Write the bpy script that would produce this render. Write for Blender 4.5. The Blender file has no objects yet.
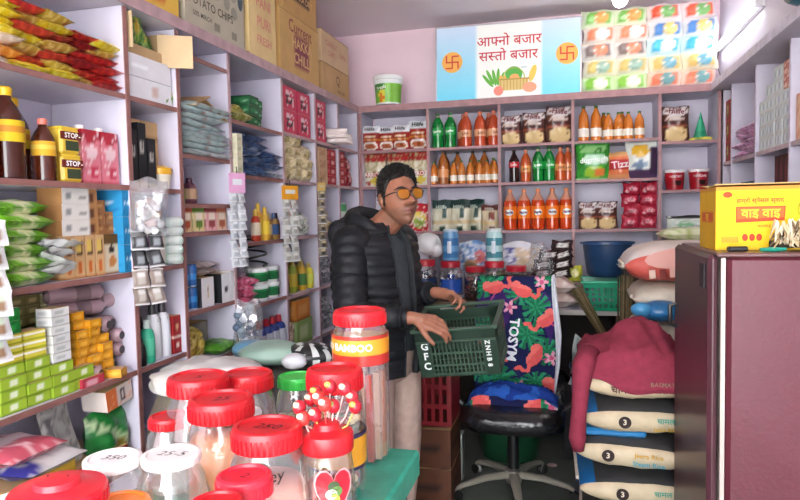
import bpy, bmesh, math, random
from mathutils import Vector, Matrix, Euler, noise
random.seed(7)
SC = bpy.context.scene
COL = SC.collection
PI = math.pi
rad = math.radians
# ------------------------------------------------------------------ camera
def cam_axes(yaw, pitch, roll):
    f = Vector((-math.sin(yaw)*math.cos(pitch), math.cos(yaw)*math.cos(pitch), -math.sin(pitch)))
    r = f.cross(Vector((0, 0, 1))).normalized(); u = r.cross(f)
    c, s = math.cos(roll), math.sin(roll)
    return r*c + u*s, -r*s + u*c, f
cr, cu, cf = cam_axes(rad(14.766), rad(3.223), rad(-1.1735))
cam_data = bpy.data.cameras.new('camera'); cam = bpy.data.objects.new('camera', cam_data); COL.objects.link(cam)
cam.matrix_world = Matrix(((cr.x, cu.x, -cf.x, 0), (cr.y, cu.y, -cf.y, 0), (cr.z, cu.z, -cf.z, 1.5), (0, 0, 0, 1)))
cam_data.sensor_width = 36.0; cam_data.lens = 640/800*36; cam_data.clip_start = .02
SC.camera = cam
# ------------------------------------------------------------------ daylight through the open shop front
world = bpy.data.worlds.new('sky'); SC.world = world; world.use_nodes = True
bg = world.node_tree.nodes['Background']; bg.inputs[0].default_value = (.93, .97, 1.0, 1); bg.inputs[1].default_value = 7.4
TUBE_POWER = 10.0; BULB_POWER = 42.0
vs = SC.view_settings
vs.view_transform = 'Standard'; vs.look = 'None'; vs.gamma = 1; vs.use_curve_mapping = False; vs.exposure = 0.95
SC.cycles.use_denoising = True; SC.cycles.max_bounces = 8; SC.cycles.transparent_max_bounces = 24
SC.cycles.sample_clamp_indirect = 6

# ------------------------------------------------------------------ helpers
def lin(h):
    if not isinstance(h, str): return h
    o = []
    for i in (0, 2, 4):
        c = int(h[i:i+2], 16)/255
        o.append(c/12.92 if c <= .04045 else ((c+.055)/1.055)**2.4)
    return (o[0], o[1], o[2], 1.0)

def nodemat(name, rough=.5, spec=.5, trans=0.0, bump=0.0, bscale=40, var=.08, vscale=9, metal=0.0, col=None, coat=0.0, alpha=None, sss=0.0):
    m = bpy.data.materials.new(name); m.use_nodes = True
    nt = m.node_tree; N = nt.nodes; K = nt.links; b = N['Principled BSDF']
    if col is None:
        a = N.new('ShaderNodeAttribute'); a.attribute_name = 'Col'; src = a.outputs['Color']
    else:
        a = N.new('ShaderNodeRGB'); a.outputs[0].default_value = lin(col); src = a.outputs[0]
    tc = N.new('ShaderNodeTexCoord'); nz = N.new('ShaderNodeTexNoise'); nz.inputs['Scale'].default_value = vscale; nz.inputs['Detail'].default_value = 4
    K.new(tc.outputs['Object'], nz.inputs['Vector'])
    mr = N.new('ShaderNodeMapRange'); mr.inputs[3].default_value = 1-var; mr.inputs[4].default_value = 1+var
    mr.inputs[1].default_value = .3; mr.inputs[2].default_value = .7
    K.new(nz.outputs[0], mr.inputs[0])
    mx = N.new('ShaderNodeMix'); mx.data_type = 'RGBA'; mx.blend_type = 'MULTIPLY'; mx.inputs[0].default_value = 1
    K.new(src, mx.inputs[6]); K.new(mr.outputs[0], mx.inputs[7]); K.new(mx.outputs[2], b.inputs['Base Color'])
    b.inputs['Roughness'].default_value = rough; b.inputs['Specular IOR Level'].default_value = spec
    b.inputs['Metallic'].default_value = metal; b.inputs['Transmission Weight'].default_value = trans
    b.inputs['Coat Weight'].default_value = coat
    if sss: b.inputs['Subsurface Weight'].default_value = sss; b.inputs['Subsurface Radius'].default_value = (.01, .004, .002)
    if bump:
        n2 = N.new('ShaderNodeTexNoise'); n2.inputs['Scale'].default_value = bscale; n2.inputs['Detail'].default_value = 3
        K.new(tc.outputs['Object'], n2.inputs['Vector'])
        bp = N.new('ShaderNodeBump'); bp.inputs['Strength'].default_value = bump; bp.inputs['Distance'].default_value = .01
        K.new(n2.outputs[0], bp.inputs['Height']); K.new(bp.outputs[0], b.inputs['Normal'])
    return m

def clearmat(name, tint, gloss_lo=.08, gloss_hi=.65, haze=.06, rough=.08, hcol='f4f4f6'):
    """thin clear plastic: see-through with an edge sheen and a trace of haze"""
    m = bpy.data.materials.new(name); m.use_nodes = True
    nt = m.node_tree; N = nt.nodes; K = nt.links
    for n in list(N): N.remove(n)
    out = N.new('ShaderNodeOutputMaterial'); t = N.new('ShaderNodeBsdfTransparent'); t.inputs[0].default_value = lin(tint)
    g = N.new('ShaderNodeBsdfGlossy'); g.inputs['Roughness'].default_value = rough; g.inputs[0].default_value = (1, 1, 1, 1)
    d = N.new('ShaderNodeBsdfDiffuse'); d.inputs[0].default_value = lin(hcol)
    lw = N.new('ShaderNodeLayerWeight'); lw.inputs[0].default_value = .35
    nz = N.new('ShaderNodeTexNoise'); nz.inputs['Scale'].default_value = 25
    tc = N.new('ShaderNodeTexCoord'); K.new(tc.outputs['Object'], nz.inputs['Vector'])
    bp = N.new('ShaderNodeBump'); bp.inputs['Strength'].default_value = .25; bp.inputs['Distance'].default_value = .01
    K.new(nz.outputs[0], bp.inputs['Height']); K.new(bp.outputs[0], g.inputs['Normal'])
    mr = N.new('ShaderNodeMapRange'); mr.inputs[3].default_value = gloss_lo; mr.inputs[4].default_value = gloss_hi
    K.new(lw.outputs['Facing'], mr.inputs[0])
    m1 = N.new('ShaderNodeMixShader'); m1.inputs[0].default_value = haze
    K.new(t.outputs[0], m1.inputs[1]); K.new(d.outputs[0], m1.inputs[2])
    m2 = N.new('ShaderNodeMixShader'); K.new(mr.outputs[0], m2.inputs[0]); K.new(m1.outputs[0], m2.inputs[1]); K.new(g.outputs[0], m2.inputs[2])
    K.new(m2.outputs[0], out.inputs[0])
    return m

def emitmat(name, col, strength):
    m = bpy.data.materials.new(name); m.use_nodes = True
    nt = m.node_tree; b = nt.nodes['Principled BSDF']
    b.inputs['Base Color'].default_value = (.9, .9, .9, 1)
    b.inputs['Emission Color'].default_value = lin(col); b.inputs['Emission Strength'].default_value = strength
    return m

MAT = dict(
    paper=nodemat('printed_card', .62, .35, var=.06, vscale=12),
    film=nodemat('printed_film', .28, .5, bump=.25, bscale=30, var=.08, vscale=16),
    plastic=nodemat('moulded_plastic', .33, .5, var=.05),
    matte=nodemat('matte_surface', .8, .25, var=.1, vscale=20, bump=.1, bscale=120),
    ink=nodemat('printed_ink', .55, .3, var=.02),
    liquid=nodemat('drink_in_bottle', .12, .6, trans=.25, var=.05),
    shelf=nodemat('lavender_shelf_paint', .5, .35, var=.07, vscale=5, bump=.06, bscale=14),
    trim=nodemat('shelf_edge_band', .5, .4, var=.16, vscale=18),
    cloth=nodemat('woven_cloth', .88, .15, var=.1, vscale=30, bump=.25, bscale=180),
    leather=nodemat('black_leather', .24, .6, var=.15, vscale=6, bump=.9, bscale=16),
    skin=nodemat('skin', .48, .4, var=.08, vscale=45, bump=.1, bscale=150),
    hair=nodemat('hair', .45, .4, var=.25, vscale=120, bump=.6, bscale=160),
    metal=nodemat('brushed_metal', .35, .5, metal=.85, var=.1),
    enamel=nodemat('fridge_enamel', .22, .5, var=.14, vscale=3, bump=.08, bscale=60),
    sack=nodemat('woven_poly_sack', .5, .4, var=.07, vscale=25, bump=.35, bscale=26),
    straw=nodemat('straw', .8, .2, var=.2, vscale=30),
    clear=clearmat('clear_jar_plastic', 'f6f4f2'),
    wrap=clearmat('clear_wrap', 'f2f4f8', .10, .6, .14, .16),
    lens=clearmat('amber_lens', 'd8902c', .03, .14, .45, .05, 'cf8420'),
    tube=emitmat('lit_tube', 'f4f8ff', TUBE_POWER), bulb=emitmat('lit_bulb', 'fff6ea', BULB_POWER),
)

class MB:
    def __init__(s): s.v = []; s.f = []; s.c = []; s.sm = []
    def add(s, vs, fs, col, smooth=False, mtx=None):
        o = len(s.v)
        s.v += [tuple(mtx @ Vector(p)) for p in vs] if mtx is not None else [tuple(p) for p in vs]
        s.f += [tuple(i+o for i in f) for f in fs]
        s.c += list(col) if isinstance(col, list) else [col]*len(fs)
        s.sm += [smooth]*len(fs)
        return s
    def box(s, c, d, col, mtx=None, bev=0.0):
        x, y, z = c; a, b, h = d[0]/2, d[1]/2, d[2]/2
        if bev <= 0:
            v = [(x+i*a, y+j*b, z+k*h) for k in (-1, 1) for j in (-1, 1) for i in (-1, 1)]
            f = [(0, 2, 3, 1), (4, 5, 7, 6), (0, 1, 5, 4), (2, 6, 7, 3), (1, 3, 7, 5), (0, 4, 6, 2)]
            return s.add(v, f, col, False, mtx)
        t = min(bev, a*.9, b*.9, h*.9); v = []; f = []; ix = {}
        for i in (-1, 1):
            for j in (-1, 1):
                for k in (-1, 1):
                    for ax in range(3):
                        q = [i*(a-t), j*(b-t), k*(h-t)]; q[ax] = (i*a, j*b, k*h)[ax]
                        ix[(i, j, k, ax)] = len(v); v.append((x+q[0], y+q[1], z+q[2]))
        R2 = (-1, 1)
        for k in R2: f.append(tuple(ix[(i, j, k, 2)] for i, j in ((-1, -1), (1, -1), (1, 1), (-1, 1))[::k]))
        for j in R2: f.append(tuple(ix[(i, j, k, 1)] for i, k in ((-1, -1), (-1, 1), (1, 1), (1, -1))[::j]))
        for i in R2: f.append(tuple(ix[(i, j, k, 0)] for j, k in ((-1, -1), (1, -1), (1, 1), (-1, 1))[::i]))
        for j in R2:
            for k in R2: f.append((ix[(-1, j, k, 1)], ix[(1, j, k, 1)], ix[(1, j, k, 2)], ix[(-1, j, k, 2)])[::-j*k])
        for i in R2:
            for k in R2: f.append((ix[(i, -1, k, 0)], ix[(i, 1, k, 0)], ix[(i, 1, k, 2)], ix[(i, -1, k, 2)])[::i*k])
        for i in R2:
            for j in R2: f.append((ix[(i, j, -1, 0)], ix[(i, j, 1, 0)], ix[(i, j, 1, 1)], ix[(i, j, -1, 1)])[::-i*j])
        for i in R2:
            for j in R2:
                for k in R2: f.append((ix[(i, j, k, 0)], ix[(i, j, k, 1)], ix[(i, j, k, 2)])[::i*j*k])
        return s.add(v, f, col, False, mtx)
    def pbox(s, w, d, h, front, side=None, top=None, n=(8, 6), base='c9a878', mtx=None):
        """card box standing on z=0, centred in x,y; front looks to -y; faces coloured by art(u,v)"""
        side = side or front; top = top or (lambda u, v: base)
        def grid(P, U, V, nu, nv, fn):
            vv = [tuple(P[i]+U[i]*a/nu+V[i]*b/nv for i in range(3)) for b in range(nv+1) for a in range(nu+1)]
            ff = []; cc = []
            for b in range(nv):
                for a in range(nu):
                    k = b*(nu+1)+a; ff.append((k, k+1, k+nu+2, k+nu+1)); cc.append(tuple(fn(min(.999, max(-.999, q[0]/nu*2-1)), min(.999, max(.001, q[1]/nv))) for q in ((a, b), (a+1, b), (a+1, b+1), (a, b+1))))
            s.add(vv, ff, cc, False, mtx)
        a, b = w/2, d/2
        grid((-a, -b, 0), (w, 0, 0), (0, 0, h), n[0], n[1], front)
        grid((a, b, 0), (-w, 0, 0), (0, 0, h), 1, 1, lambda u, v: front(.9, .5))
        grid((-a, b, 0), (0, -d, 0), (0, 0, h), max(2, n[0]//2), n[1], side)
        grid((a, -b, 0), (0, d, 0), (0, 0, h), max(2, n[0]//2), n[1], side)
        grid((-a, -b, h), (w, 0, 0), (0, d, 0), n[0], max(2, n[0]//2), top)
        grid((-a, b, 0), (w, 0, 0), (0, -d, 0), 1, 1, lambda u, v: base)
        return s
    def lathe(s, prof, n=16, smooth=True, mtx=None, cap=True, sq=0.0):
        """prof: (radius, z, colour of the band that starts here); sq squares the section"""
        vs = []; fs = []; cs = []
        for r, z, *_ in prof:
            for i in range(n):
                a = 2*PI*i/n; k = 1.0
                if sq: k = 1/((abs(math.cos(a))**(2+sq*8)+abs(math.sin(a))**(2+sq*8))**(1/(2+sq*8)))
                vs.append((r*k*math.cos(a), r*k*math.sin(a), z))
        for j in range(len(prof)-1):
            for i in range(n):
                fs.append((j*n+i, j*n+(i+1) % n, (j+1)*n+(i+1) % n, (j+1)*n+i)); cs.append(prof[j][2])
        s.add(vs, fs, cs, smooth, mtx)
        if cap:
            for j, rev in ((0, True), (len(prof)-1, False)):
                if prof[j][0] > 1e-4:
                    ring = list(range(n)); s.add([vs[j*n+i] for i in range(n)], [tuple(ring[::-1] if rev else ring)], prof[min(j, len(prof)-1)][2], False, mtx)
        return s
    def tube(s, path, r, n=8, col='888888', smooth=True, mtx=None, flat=1.0, up=(0, 0, 1)):
        path = [Vector(p) for p in path]; m = len(path)
        rr = r if isinstance(r, (list, tuple)) else [r]*m
        vs = []; fs = []; cs = []; prev = None
        for i, p in enumerate(path):
            t = (path[min(i+1, m-1)]-path[max(i-1, 0)]).normalized()
            if prev is None:
                u = Vector(up) if abs(t.dot(Vector(up))) < .95 else Vector((1, 0, 0))
            else: u = prev
            a = (u - t*u.dot(t)).normalized(); b = t.cross(a); prev = a
            for k in range(n):
                q = 2*PI*k/n
                vs.append(p + a*math.cos(q)*rr[i]*flat + b*math.sin(q)*rr[i])
        for i in range(m-1):
            for k in range(n):
                fs.append((i*n+k, i*n+(k+1) % n, (i+1)*n+(k+1) % n, (i+1)*n+k)); cs.append(col[i] if isinstance(col, list) else col)
        c0 = col[0] if isinstance(col, list) else col; c1 = col[-1] if isinstance(col, list) else col
        s.add(vs, fs, cs, smooth, mtx)
        s.add(vs[:n], [tuple(range(n))[::-1]], c0, False, mtx); s.add(vs[-n:], [tuple(range(n))], c1, False, mtx)
        return s
    def ell(s, c, r, col, n=12, m=8, mtx=None):
        vs = [(c[0], c[1], c[2]-r[2])]; fs = []
        for j in range(1, m):
            t = PI*j/m-PI/2
            for i in range(n):
                a = 2*PI*i/n; vs.append((c[0]+r[0]*math.cos(t)*math.cos(a), c[1]+r[1]*math.cos(t)*math.sin(a), c[2]+r[2]*math.sin(t)))
        vs.append((c[0], c[1], c[2]+r[2])); e = len(vs)-1
        for i in range(n):
            fs.append((0, 1+(i+1) % n, 1+i)); fs.append((e, 1+(m-2)*n+i, 1+(m-2)*n+(i+1) % n))
            for j in range(m-2): fs.append((1+j*n+i, 1+j*n+(i+1) % n, 1+(j+1)*n+(i+1) % n, 1+(j+1)*n+i))
        return s.add(vs, fs, col, True, mtx)
    def cap(s, p0, p1, r0, r1, n=10, col='888888'):
        """tapered capsule"""
        p0 = Vector(p0); p1 = Vector(p1); d = (p1-p0); t = d.normalized() if d.length > 1e-6 else Vector((0, 0, 1))
        pts = []; rs = []
        for k in range(4, 0, -1): a = k*PI/8.2; pts.append(p0 - t*r0*math.sin(a)); rs.append(r0*math.cos(a))
        pts.append(p0); rs.append(r0); pts.append(p1); rs.append(r1)
        for k in range(1, 5): a = k*PI/8.2; pts.append(p1 + t*r1*math.sin(a)); rs.append(r1*math.cos(a))
        return s.tube(pts, rs, n, col)
    def pouch(s, w, h, t, art, n=14, m=16, crimp=.05, seed=0, mtx=None, wob=.006, waist=.04, flatbase=False, pw=.42):
        """pillow bag standing on z=0, front to -y"""
        rng = random.Random(seed); ph = [rng.uniform(0, 6) for _ in range(4)]
        for side in (-1, 1):
            vs = []; fs = []; cs = []
            for j in range(m+1):
                v = j/m
                vv = min(1, max(0, (v-crimp)/(1-2*crimp)))
                if flatbase: prof = min(1, (1-vv)*1.6)**.6 if v > crimp else .75
                else: prof = math.sin(PI*vv)**pw if 0 < vv < 1 else 0
                for i in range(n+1):
                    u = i/n*2-1
                    th = t/2*prof*max(0, 1-abs(u)**3.4)**.62
                    wr = wob*math.sin(7*u+ph[0]+5*v)*math.sin(9*v+ph[1])*(.35+prof)*(1-u*u)
                    x = u*w/2*(1-waist*prof)+wob*.5*math.sin(6*v+ph[2])*(1 if abs(u) > .7 else .4)
                    vs.append((x, side*(th+max(wr, -th*.8)+.0006), v*h+(wob*.7*math.sin(4*u+ph[3]) if v > .9 else 0)))
            for j in range(m):
                for i in range(n):
                    k = j*(n+1)+i; q = (k, k+1, k+n+2, k+n+1)
                    cq = tuple(art(min(.999, max(-.999, e[0]/n*2-1)), min(.999, max(.001, e[1]/m))) for e in ((i, j), (i+1, j), (i+1, j+1), (i, j+1))); fs.append(q if side < 0 else q[::-1]); cs.append(cq if side < 0 else cq[::-1])
            s.add(vs, fs, cs, True, mtx)
        return s
    def build(s, name, mat='paper', parent=None, loc=(0, 0, 0), rot=(0, 0, 0), label=None, cat=None, group=None, kind=None):
        me = bpy.data.meshes.new(name); me.from_pydata(s.v, [], s.f)
        ca = me.color_attributes.new('Col', 'FLOAT_COLOR', 'CORNER')
        buf = []; cache = {}
        for f, c in zip(s.f, s.c):
            for k in (c if isinstance(c, tuple) else (c,)*len(f)):
                if k not in cache: cache[k] = lin(k)
                buf += cache[k]
        ca.data.foreach_set('color', buf)
        me.polygons.foreach_set('use_smooth', s.sm)
        me.materials.append(MAT[mat] if isinstance(mat, str) else mat); me.update()
        if any(s.sm) and mat not in ('film', 'cloth', 'skin', 'hair', 'sack'): me.set_sharp_from_angle(angle=rad(42))
        o = bpy.data.objects.new(name, me); COL.objects.link(o)
        o.parent = parent; o.location = loc; o.rotation_euler = rot
        tag(o, label, cat, group, kind)
        return o

def tag(o, label=None, cat=None, group=None, kind=None):
    if label: o['label'] = label
    if cat: o['category'] = cat
    if group: o['group'] = group
    if kind: o['kind'] = kind
    return o
def thing(name, label, cat, loc=(0, 0, 0), rz=0.0, group=None, rot=None):
    o = bpy.data.objects.new(name, None); COL.objects.link(o); o.empty_display_size = .05
    o.location = loc; o.rotation_euler = rot or (0, 0, rz)
    return tag(o, label, cat, group)
def cp(o, loc=None, rot=None, label=None, parent=None, scale=None, group=None):
    c = o.copy(); COL.objects.link(c)
    if parent is not None: c.parent = parent
    if loc is not None: c.location = loc
    if rot is not None: c.rotation_euler = rot if isinstance(rot, (tuple, list, Euler)) else (0, 0, rot)
    if scale is not None: c.scale = scale if isinstance(scale, (tuple, list)) else (scale,)*3
    if label: c['label'] = label
    if group: c['group'] = group
    for ch in [x for x in COL.objects if x.parent == o]: cp(ch, parent=c)
    return c
class Proto:
    """first use hands out the object itself, later uses hand out copies of it and its parts"""
    def __init__(s, fn): s.fn = fn; s.o = None
    def put(s, loc, rot=0.0, label=None, scale=None, group=None):
        if s.o is None:
            s.o = s.fn(); o = s.o
            o.location = loc; o.rotation_euler = rot if isinstance(rot, (tuple, list)) else (0, 0, rot)
            if scale is not None: o.scale = (scale,)*3 if not isinstance(scale, (tuple, list)) else scale
            if label: o['label'] = label
            if group: o['group'] = group
            return o
        return cp(s.o, loc, rot, label, scale=scale if scale is not None else (1, 1, 1), group=group)
ORDN = ['first', 'second', 'third', 'fourth', 'fifth', 'sixth', 'seventh', 'eighth', 'ninth', 'tenth', 'eleventh', 'twelfth', 'thirteenth', 'fourteenth', 'fifteenth', 'sixteenth']
def oleft(i, n): return 'leftmost' if i == 0 else ('rightmost' if i == n-1 else ORDN[i]+' from left')
def obot(i, n): return 'bottom' if i == 0 else ('top' if i == n-1 else ORDN[i]+' from bottom')

def art(base, *layers):
    def fn(u, v):
        c = base
        for L in layers:
            k = L[0]
            if k == 'b':
                if L[1] <= v < L[2]: c = L[3]
            elif k == 'r':
                if L[1] <= u < L[2] and L[3] <= v < L[4]: c = L[5]
            elif k == 'e':
                if ((u-L[1])/L[3])**2+((v-L[2])/L[4])**2 < 1: c = L[5]
            elif k == 'n':
                if noise.noise((u*L[1]*1.6, v*L[1]*2.6, L[4] if len(L) > 4 else 0)) > L[2]: c = L[3]
            elif k == 'd':   # diagonal band
                if L[1] <= v+L[4]*u < L[2]: c = L[3]
        return c
    return fn

TXT = {}
def glyphs(text, size=1.0, bold=0.0, shear=0.0):
    key = (text, bold, shear)
    if key not in TXT:
        cu_ = bpy.data.curves.new('lettering', 'FONT'); cu_.body = text; cu_.size = 1; cu_.resolution_u = 2; cu_.offset = bold; cu_.shear = shear
        cu_.align_x = 'CENTER'; cu_.align_y = 'CENTER'
        ob = bpy.data.objects.new('lettering', cu_); COL.objects.link(ob)
        dg = bpy.context.evaluated_depsgraph_get(); dg.update()
        me = bpy.data.meshes.new_from_object(ob.evaluated_get(dg))
        TXT[key] = ([tuple(v.co) for v in me.vertices], [tuple(p.vertices) for p in me.polygons])
        bpy.data.objects.remove(ob); bpy.data.curves.remove(cu_); bpy.data.meshes.remove(me)
    v, f = TXT[key]
    return [(x*size, 0.0, y*size) for x, y, z in v], f
def ltr(mb, text, size, col, at=(0, 0, 0), bold=.01, rot=0.0, mtx=None, wrap=None, shear=0.0, sx=1.0):
    """flat lettering facing -y at point at; wrap = radius of a cylinder around local z"""
    v, f = glyphs(text, size, bold, shear)
    c, s_ = math.cos(rot), math.sin(rot); out = []
    for x, y, z in v:
        x *= sx; X = x*c-z*s_; Z = x*s_+z*c
        if wrap:
            a = (X+at[0])/wrap; out.append((wrap*math.sin(a), -wrap*math.cos(a), Z+at[2]))
        else: out.append((X+at[0], at[1], Z+at[2]))
    mb.add(out, f, col, False, mtx)
    return mb
def arc(p, c0, r, a0, a1, n): return [(c0[0]+r*math.cos(a0+(a1-a0)*i/n), p, c0[1]+r*math.sin(a0+(a1-a0)*i/n)) for i in range(n+1)]
# ------------------------------------------------------------------ room shell
def surf(name, col, rough, v1, s1, bump, bs, col2=None):
    m = nodemat(name, rough, .3, var=v1, vscale=s1, bump=bump, bscale=bs, col=col)
    return m
M_PINK = surf('pink_wall_paint', 'e8cdd6', .7, .05, 2.5, .1, 30)
M_RIGHT = surf('pale_wall_paint', 'd4ced9', .7, .05, 2.5, .1, 30)
M_CEIL = surf('ceiling_paint', 'eee2e8', .8, .05, 1.5, .08, 20)
M_FLOOR = surf('worn_cement_floor', '5d625c', .6, .3, 3.0, .3, 25)
def slab(name, c, d, mat):
    o = MB().box(c, d, 'ffffff').build(name, mat); o['kind'] = 'structure'; return o
slab('floor', (-.3, 1.4, -.05), (3.4, 6.9, .1), M_FLOOR)
slab('bounce_pavement', (-.3, -10.05, -.06), (24, 16, .1), surf('pale_bounce_concrete', 'e2ded6', .8, .1, 1.2, .2, 20))  # unseen ground outside, added and kept pale to bounce daylight onto the ceiling
slab('ceiling', (-.3, 1.4, 2.95), (3.4, 6.9, .1), M_CEIL)
slab('wall_left', (-1.9, 1.4, 1.45), (.12, 6.9, 2.9), M_PINK)
slab('wall_back', (-.3, 4.9, 1.45), (3.4, .12, 2.9), M_PINK)
slab('wall_right', (1.29, 1.4, 1.45), (.12, 6.9, 2.9), M_RIGHT)
slab('trim_1', (1.12, 1.42, 2.6), (.24, 6.8, .6), M_RIGHT)      # the wall steps forward above the right-hand shelves
LV = 'cdc8d7'; TR = '8f625c'; TR2 = 'b09296'; XL = -1.48; YB = 4.5

def board(parent, name, c, d, edge, ecol, lab=None):
    """a shelf or upright with its edge band as a sub-part; edge: 'x' front at +x, 'X' front at -x, 'y' front at -y"""
    o = MB().box((0, 0, 0), d, LV).build(name, 'shelf', parent, c)
    e = MB(); t = .004
    if edge == 'x': e.box((d[0]/2+t/2, 0, 0), (t, d[1], d[2]), ecol)
    elif edge == 'X': e.box((-d[0]/2-t/2, 0, 0), (t, d[1], d[2]), ecol)
    else: e.box((0, -d[1]/2-t/2, 0), (d[0], t, d[2]), ecol)
    e.build('edge_band', 'trim', o)
    return o
# ---- left unit
LU = thing('wall_shelving', 'long lavender shelving unit with brown edges along the left wall', 'shelving', (0, 0, 0))
LY = [.45, 1.945, 2.25, 2.645, 3.205, 3.67, 4.07, 4.487]
for i, y in enumerate(LY):
    board(LU, 'upright', (XL-.16, y, 1.12), (.31, .02, 2.236), 'x', TR if i < 3 else TR2)
MB().box((0, 0, 0), (.012, 4.05, 2.236), 'c6c0d0').build('back_panel', 'shelf', LU, (-1.805, 2.475, 1.12))
board(LU, 'top_board', (XL-.165, 2.65, 2.262), (.35, 4.3, .045), 'x', TR2)
LZ = {0: (1.935, 1.62, 1.315, .965, .64, .2), 1: (1.935, 1.615, 1.32, .965, .64, .2), 2: (2.165, 1.76, 1.56, 1.443, 1.12, .89, .3),
      3: (1.95, 1.70, 1.378, 1.07, .80, .3), 4: (1.96, 1.70, 1.385, 1.06, .76, .3), 5: (1.96, 1.70, 1.385, 1.06, .76, .3), 6: (1.96, 1.70, 1.385, 1.06, .76, .3)}
for b, zs in LZ.items():
    y0, y1 = LY[b]+.01, LY[b+1]-.01
    for z in zs:
        board(LU, 'shelf', (XL-.162, (y0+y1)/2, z-.009), (.306, y1-y0, .018), 'x', TR if b < 4 else TR2)
# ---- back unit
BU = thing('wall_shelving', 'pink-edged lavender shelving unit across the back wall behind the man', 'shelving', (0, 0, 0))
BX = [-1.47, -.965, -.46, .034, .581, .935]
TB = '9f7678'
for x in BX: board(BU, 'upright', (x, YB+.153, 1.56), (.02, .296, 1.36), 'y', TB)
board(BU, 'top_board', (-.12, YB+.14, 2.262), (2.7, .33, .045), 'y', TB)
for b in range(5):
    for z in ((1.965, 1.704, 1.37) if b < 4 else (1.935, 1.62, 1.33)):
        board(BU, 'shelf', ((BX[b]+BX[b+1])/2, YB+.152, z-.009), (BX[b+1]-BX[b]-.02, .294, .018), 'y', TB)
MB().box((0, 0, 0), (2.66, .012, 1.36), 'cbc4d2').build('back_panel', 'shelf', BU, (-.12, 4.815, 1.56))
board(BU, 'counter_top', (-.12, 4.455, .865), (2.66, .71, .03), 'y', 'b9b3ae')
for x in (-1.3, -.5, .3, 1.1): MB().box((0, 0, 0), (.03, .6, .85), '55463f').build('leg_panel', 'matte', BU, (x, 4.5, .425))
MB().box((0, 0, 0), (2.6, .015, .85), '3d3735').build('kick_panel', 'matte', BU, (-.12, 4.75, .425))
# ---- right unit
RU = thing('wall_shelving', 'grey lavender shelving unit along the right wall above the fridge', 'shelving', (0, 0, 0))
XR = .948; RY = [2.64, 3.225, 3.765, 4.28, 4.49]
for y in RY: board(RU, 'upright', (XR+.135, y, 1.12), (.25, .02, 2.236), 'X', 'c9c2d2')
board(RU, 'top_board', (XR+.11, 3.56, 2.262), (.35, 1.86, .045), 'X', 'c9c2d2')
MB().box((0, 0, 0), (.012, 1.86, 2.236), 'c9c2d6').build('back_panel', 'shelf', RU, (1.218, 3.56, 1.12))
for b in range(4):
    for z in (1.785, 1.38, .95, .5): board(RU, 'shelf', (XR+.137, (RY[b]+RY[b+1])/2, z-.011), (.25, RY[b+1]-RY[b]-.02, .022), 'X', 'b9a5ac')
# ---- tube light and bulb
t = thing('tube_light', 'lit white tube light mounted high on the right wall', 'tube light', (.985, 4.28, 2.56))
MB().box((.005, 0, 0), (.03, 1.0, .034), 'e8e8ea', bev=.004).build('batten', 'plastic', t)
MB().tube([(-.026, -.48, 0), (-.026, .48, 0)], .013, 12, 'ffffff').build('tube', 'tube', t)
for s in (-1, 1): MB().box((-.018, s*.49, 0), (.034, .03, .036), 'dcdce0', bev=.004).build('end_cap', 'plastic', t)
MB().tube([(.0, .5, 0), (-.01, .5, -.1), (.012, .47, -.2), (.006, .44, -.29)], .003, 6, '4a4a4c').build('wire', 'plastic', t)
t = thing('ceiling_bulb', 'glowing round bulb under the ceiling above the snack packs', 'bulb', (.298, 4.0, 2.92))
MB().lathe([(.035, 0, 'eeeeee'), (.035, -.02, 'eeeeee'), (.02, -.03, 'eeeeee'), (.02, -.045, 'eeeeee')][::-1], 16).build('ceiling_rose', 'plastic', t)
MB().tube([(0, 0, -.02), (0, 0, -.13)], .004, 6, 'd8d8d8').build('drop_cord', 'plastic', t)
MB().lathe([(.02, -.17, 'eeeeee'), (.02, -.125, 'eeeeee'), (.01, -.12, 'eeeeee')], 14).build('holder', 'plastic', t)
MB().ell((0, 0, -.205), (.042, .042, .042), 'ffffff', 16, 10).build('globe', 'bulb', t)
# cable stapled along the right-hand top board
pts = [(.935, 4.45-.01, 2.245)]+[(.938+.003*math.sin(i*2.1), 4.40-i*.09, 2.30+.004*math.sin(i*1.3)) for i in range(26)]
MB().tube(pts, .008, 6, '5b5f60').build('power_cable', 'plastic', None, label='dark power cable running along the top board of the right shelves', cat='cable')
pts = [(.99, 3.42, 2.87), (.985, 3.38, 2.72), (.98, 3.36, 2.62), (.985, 3.28, 2.60), (.99, 3.20, 2.66), (.99, 3.1, 2.72)]
MB().tube(pts, .004, 6, '4c5560').build('loose_wire', 'plastic', None, label='thin loose wire looping down the right wall', cat='wire')
t = thing('wall_fan', 'dark teal fan housing at the upper right corner', 'fan', (.93, 3.02, 2.46))
MB().lathe([(.03, -.05, '1f4a52'), (.12, -.05, '1f4a52'), (.14, -.01, '2a6a78'), (.12, .04, '1f3a42'), (.05, .06, '1f3a42')], 20, mtx=Matrix.Rotation(-PI/2, 4, 'Y')).build('housing', 'plastic', t)
MB().box((.05, 0, -.1), (.04, .05, .16), '23282c', bev=.006).build('bracket', 'plastic', t)
# ================================================================== LEFT SHELVES (goods look towards +x)
FL = PI/2
def pouchT(name, w, h, t, a, cat, **k):
    return lambda: MB().pouch(w, h, t, a, **k).build(name, 'film', cat=cat)
def boxT(name, w, d, h, f, s=None, t=None, n=(8, 6), cat='box', base='c9a878', mat='paper'):
    return lambda: MB().pbox(w, d, h, f, s, t, n, base).build(name, mat, cat=cat)
def xin(d): return XL-.012-d/2          # centre x for something d deep whose front stands near the shelf edge
rj = random.Random(3)
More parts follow.
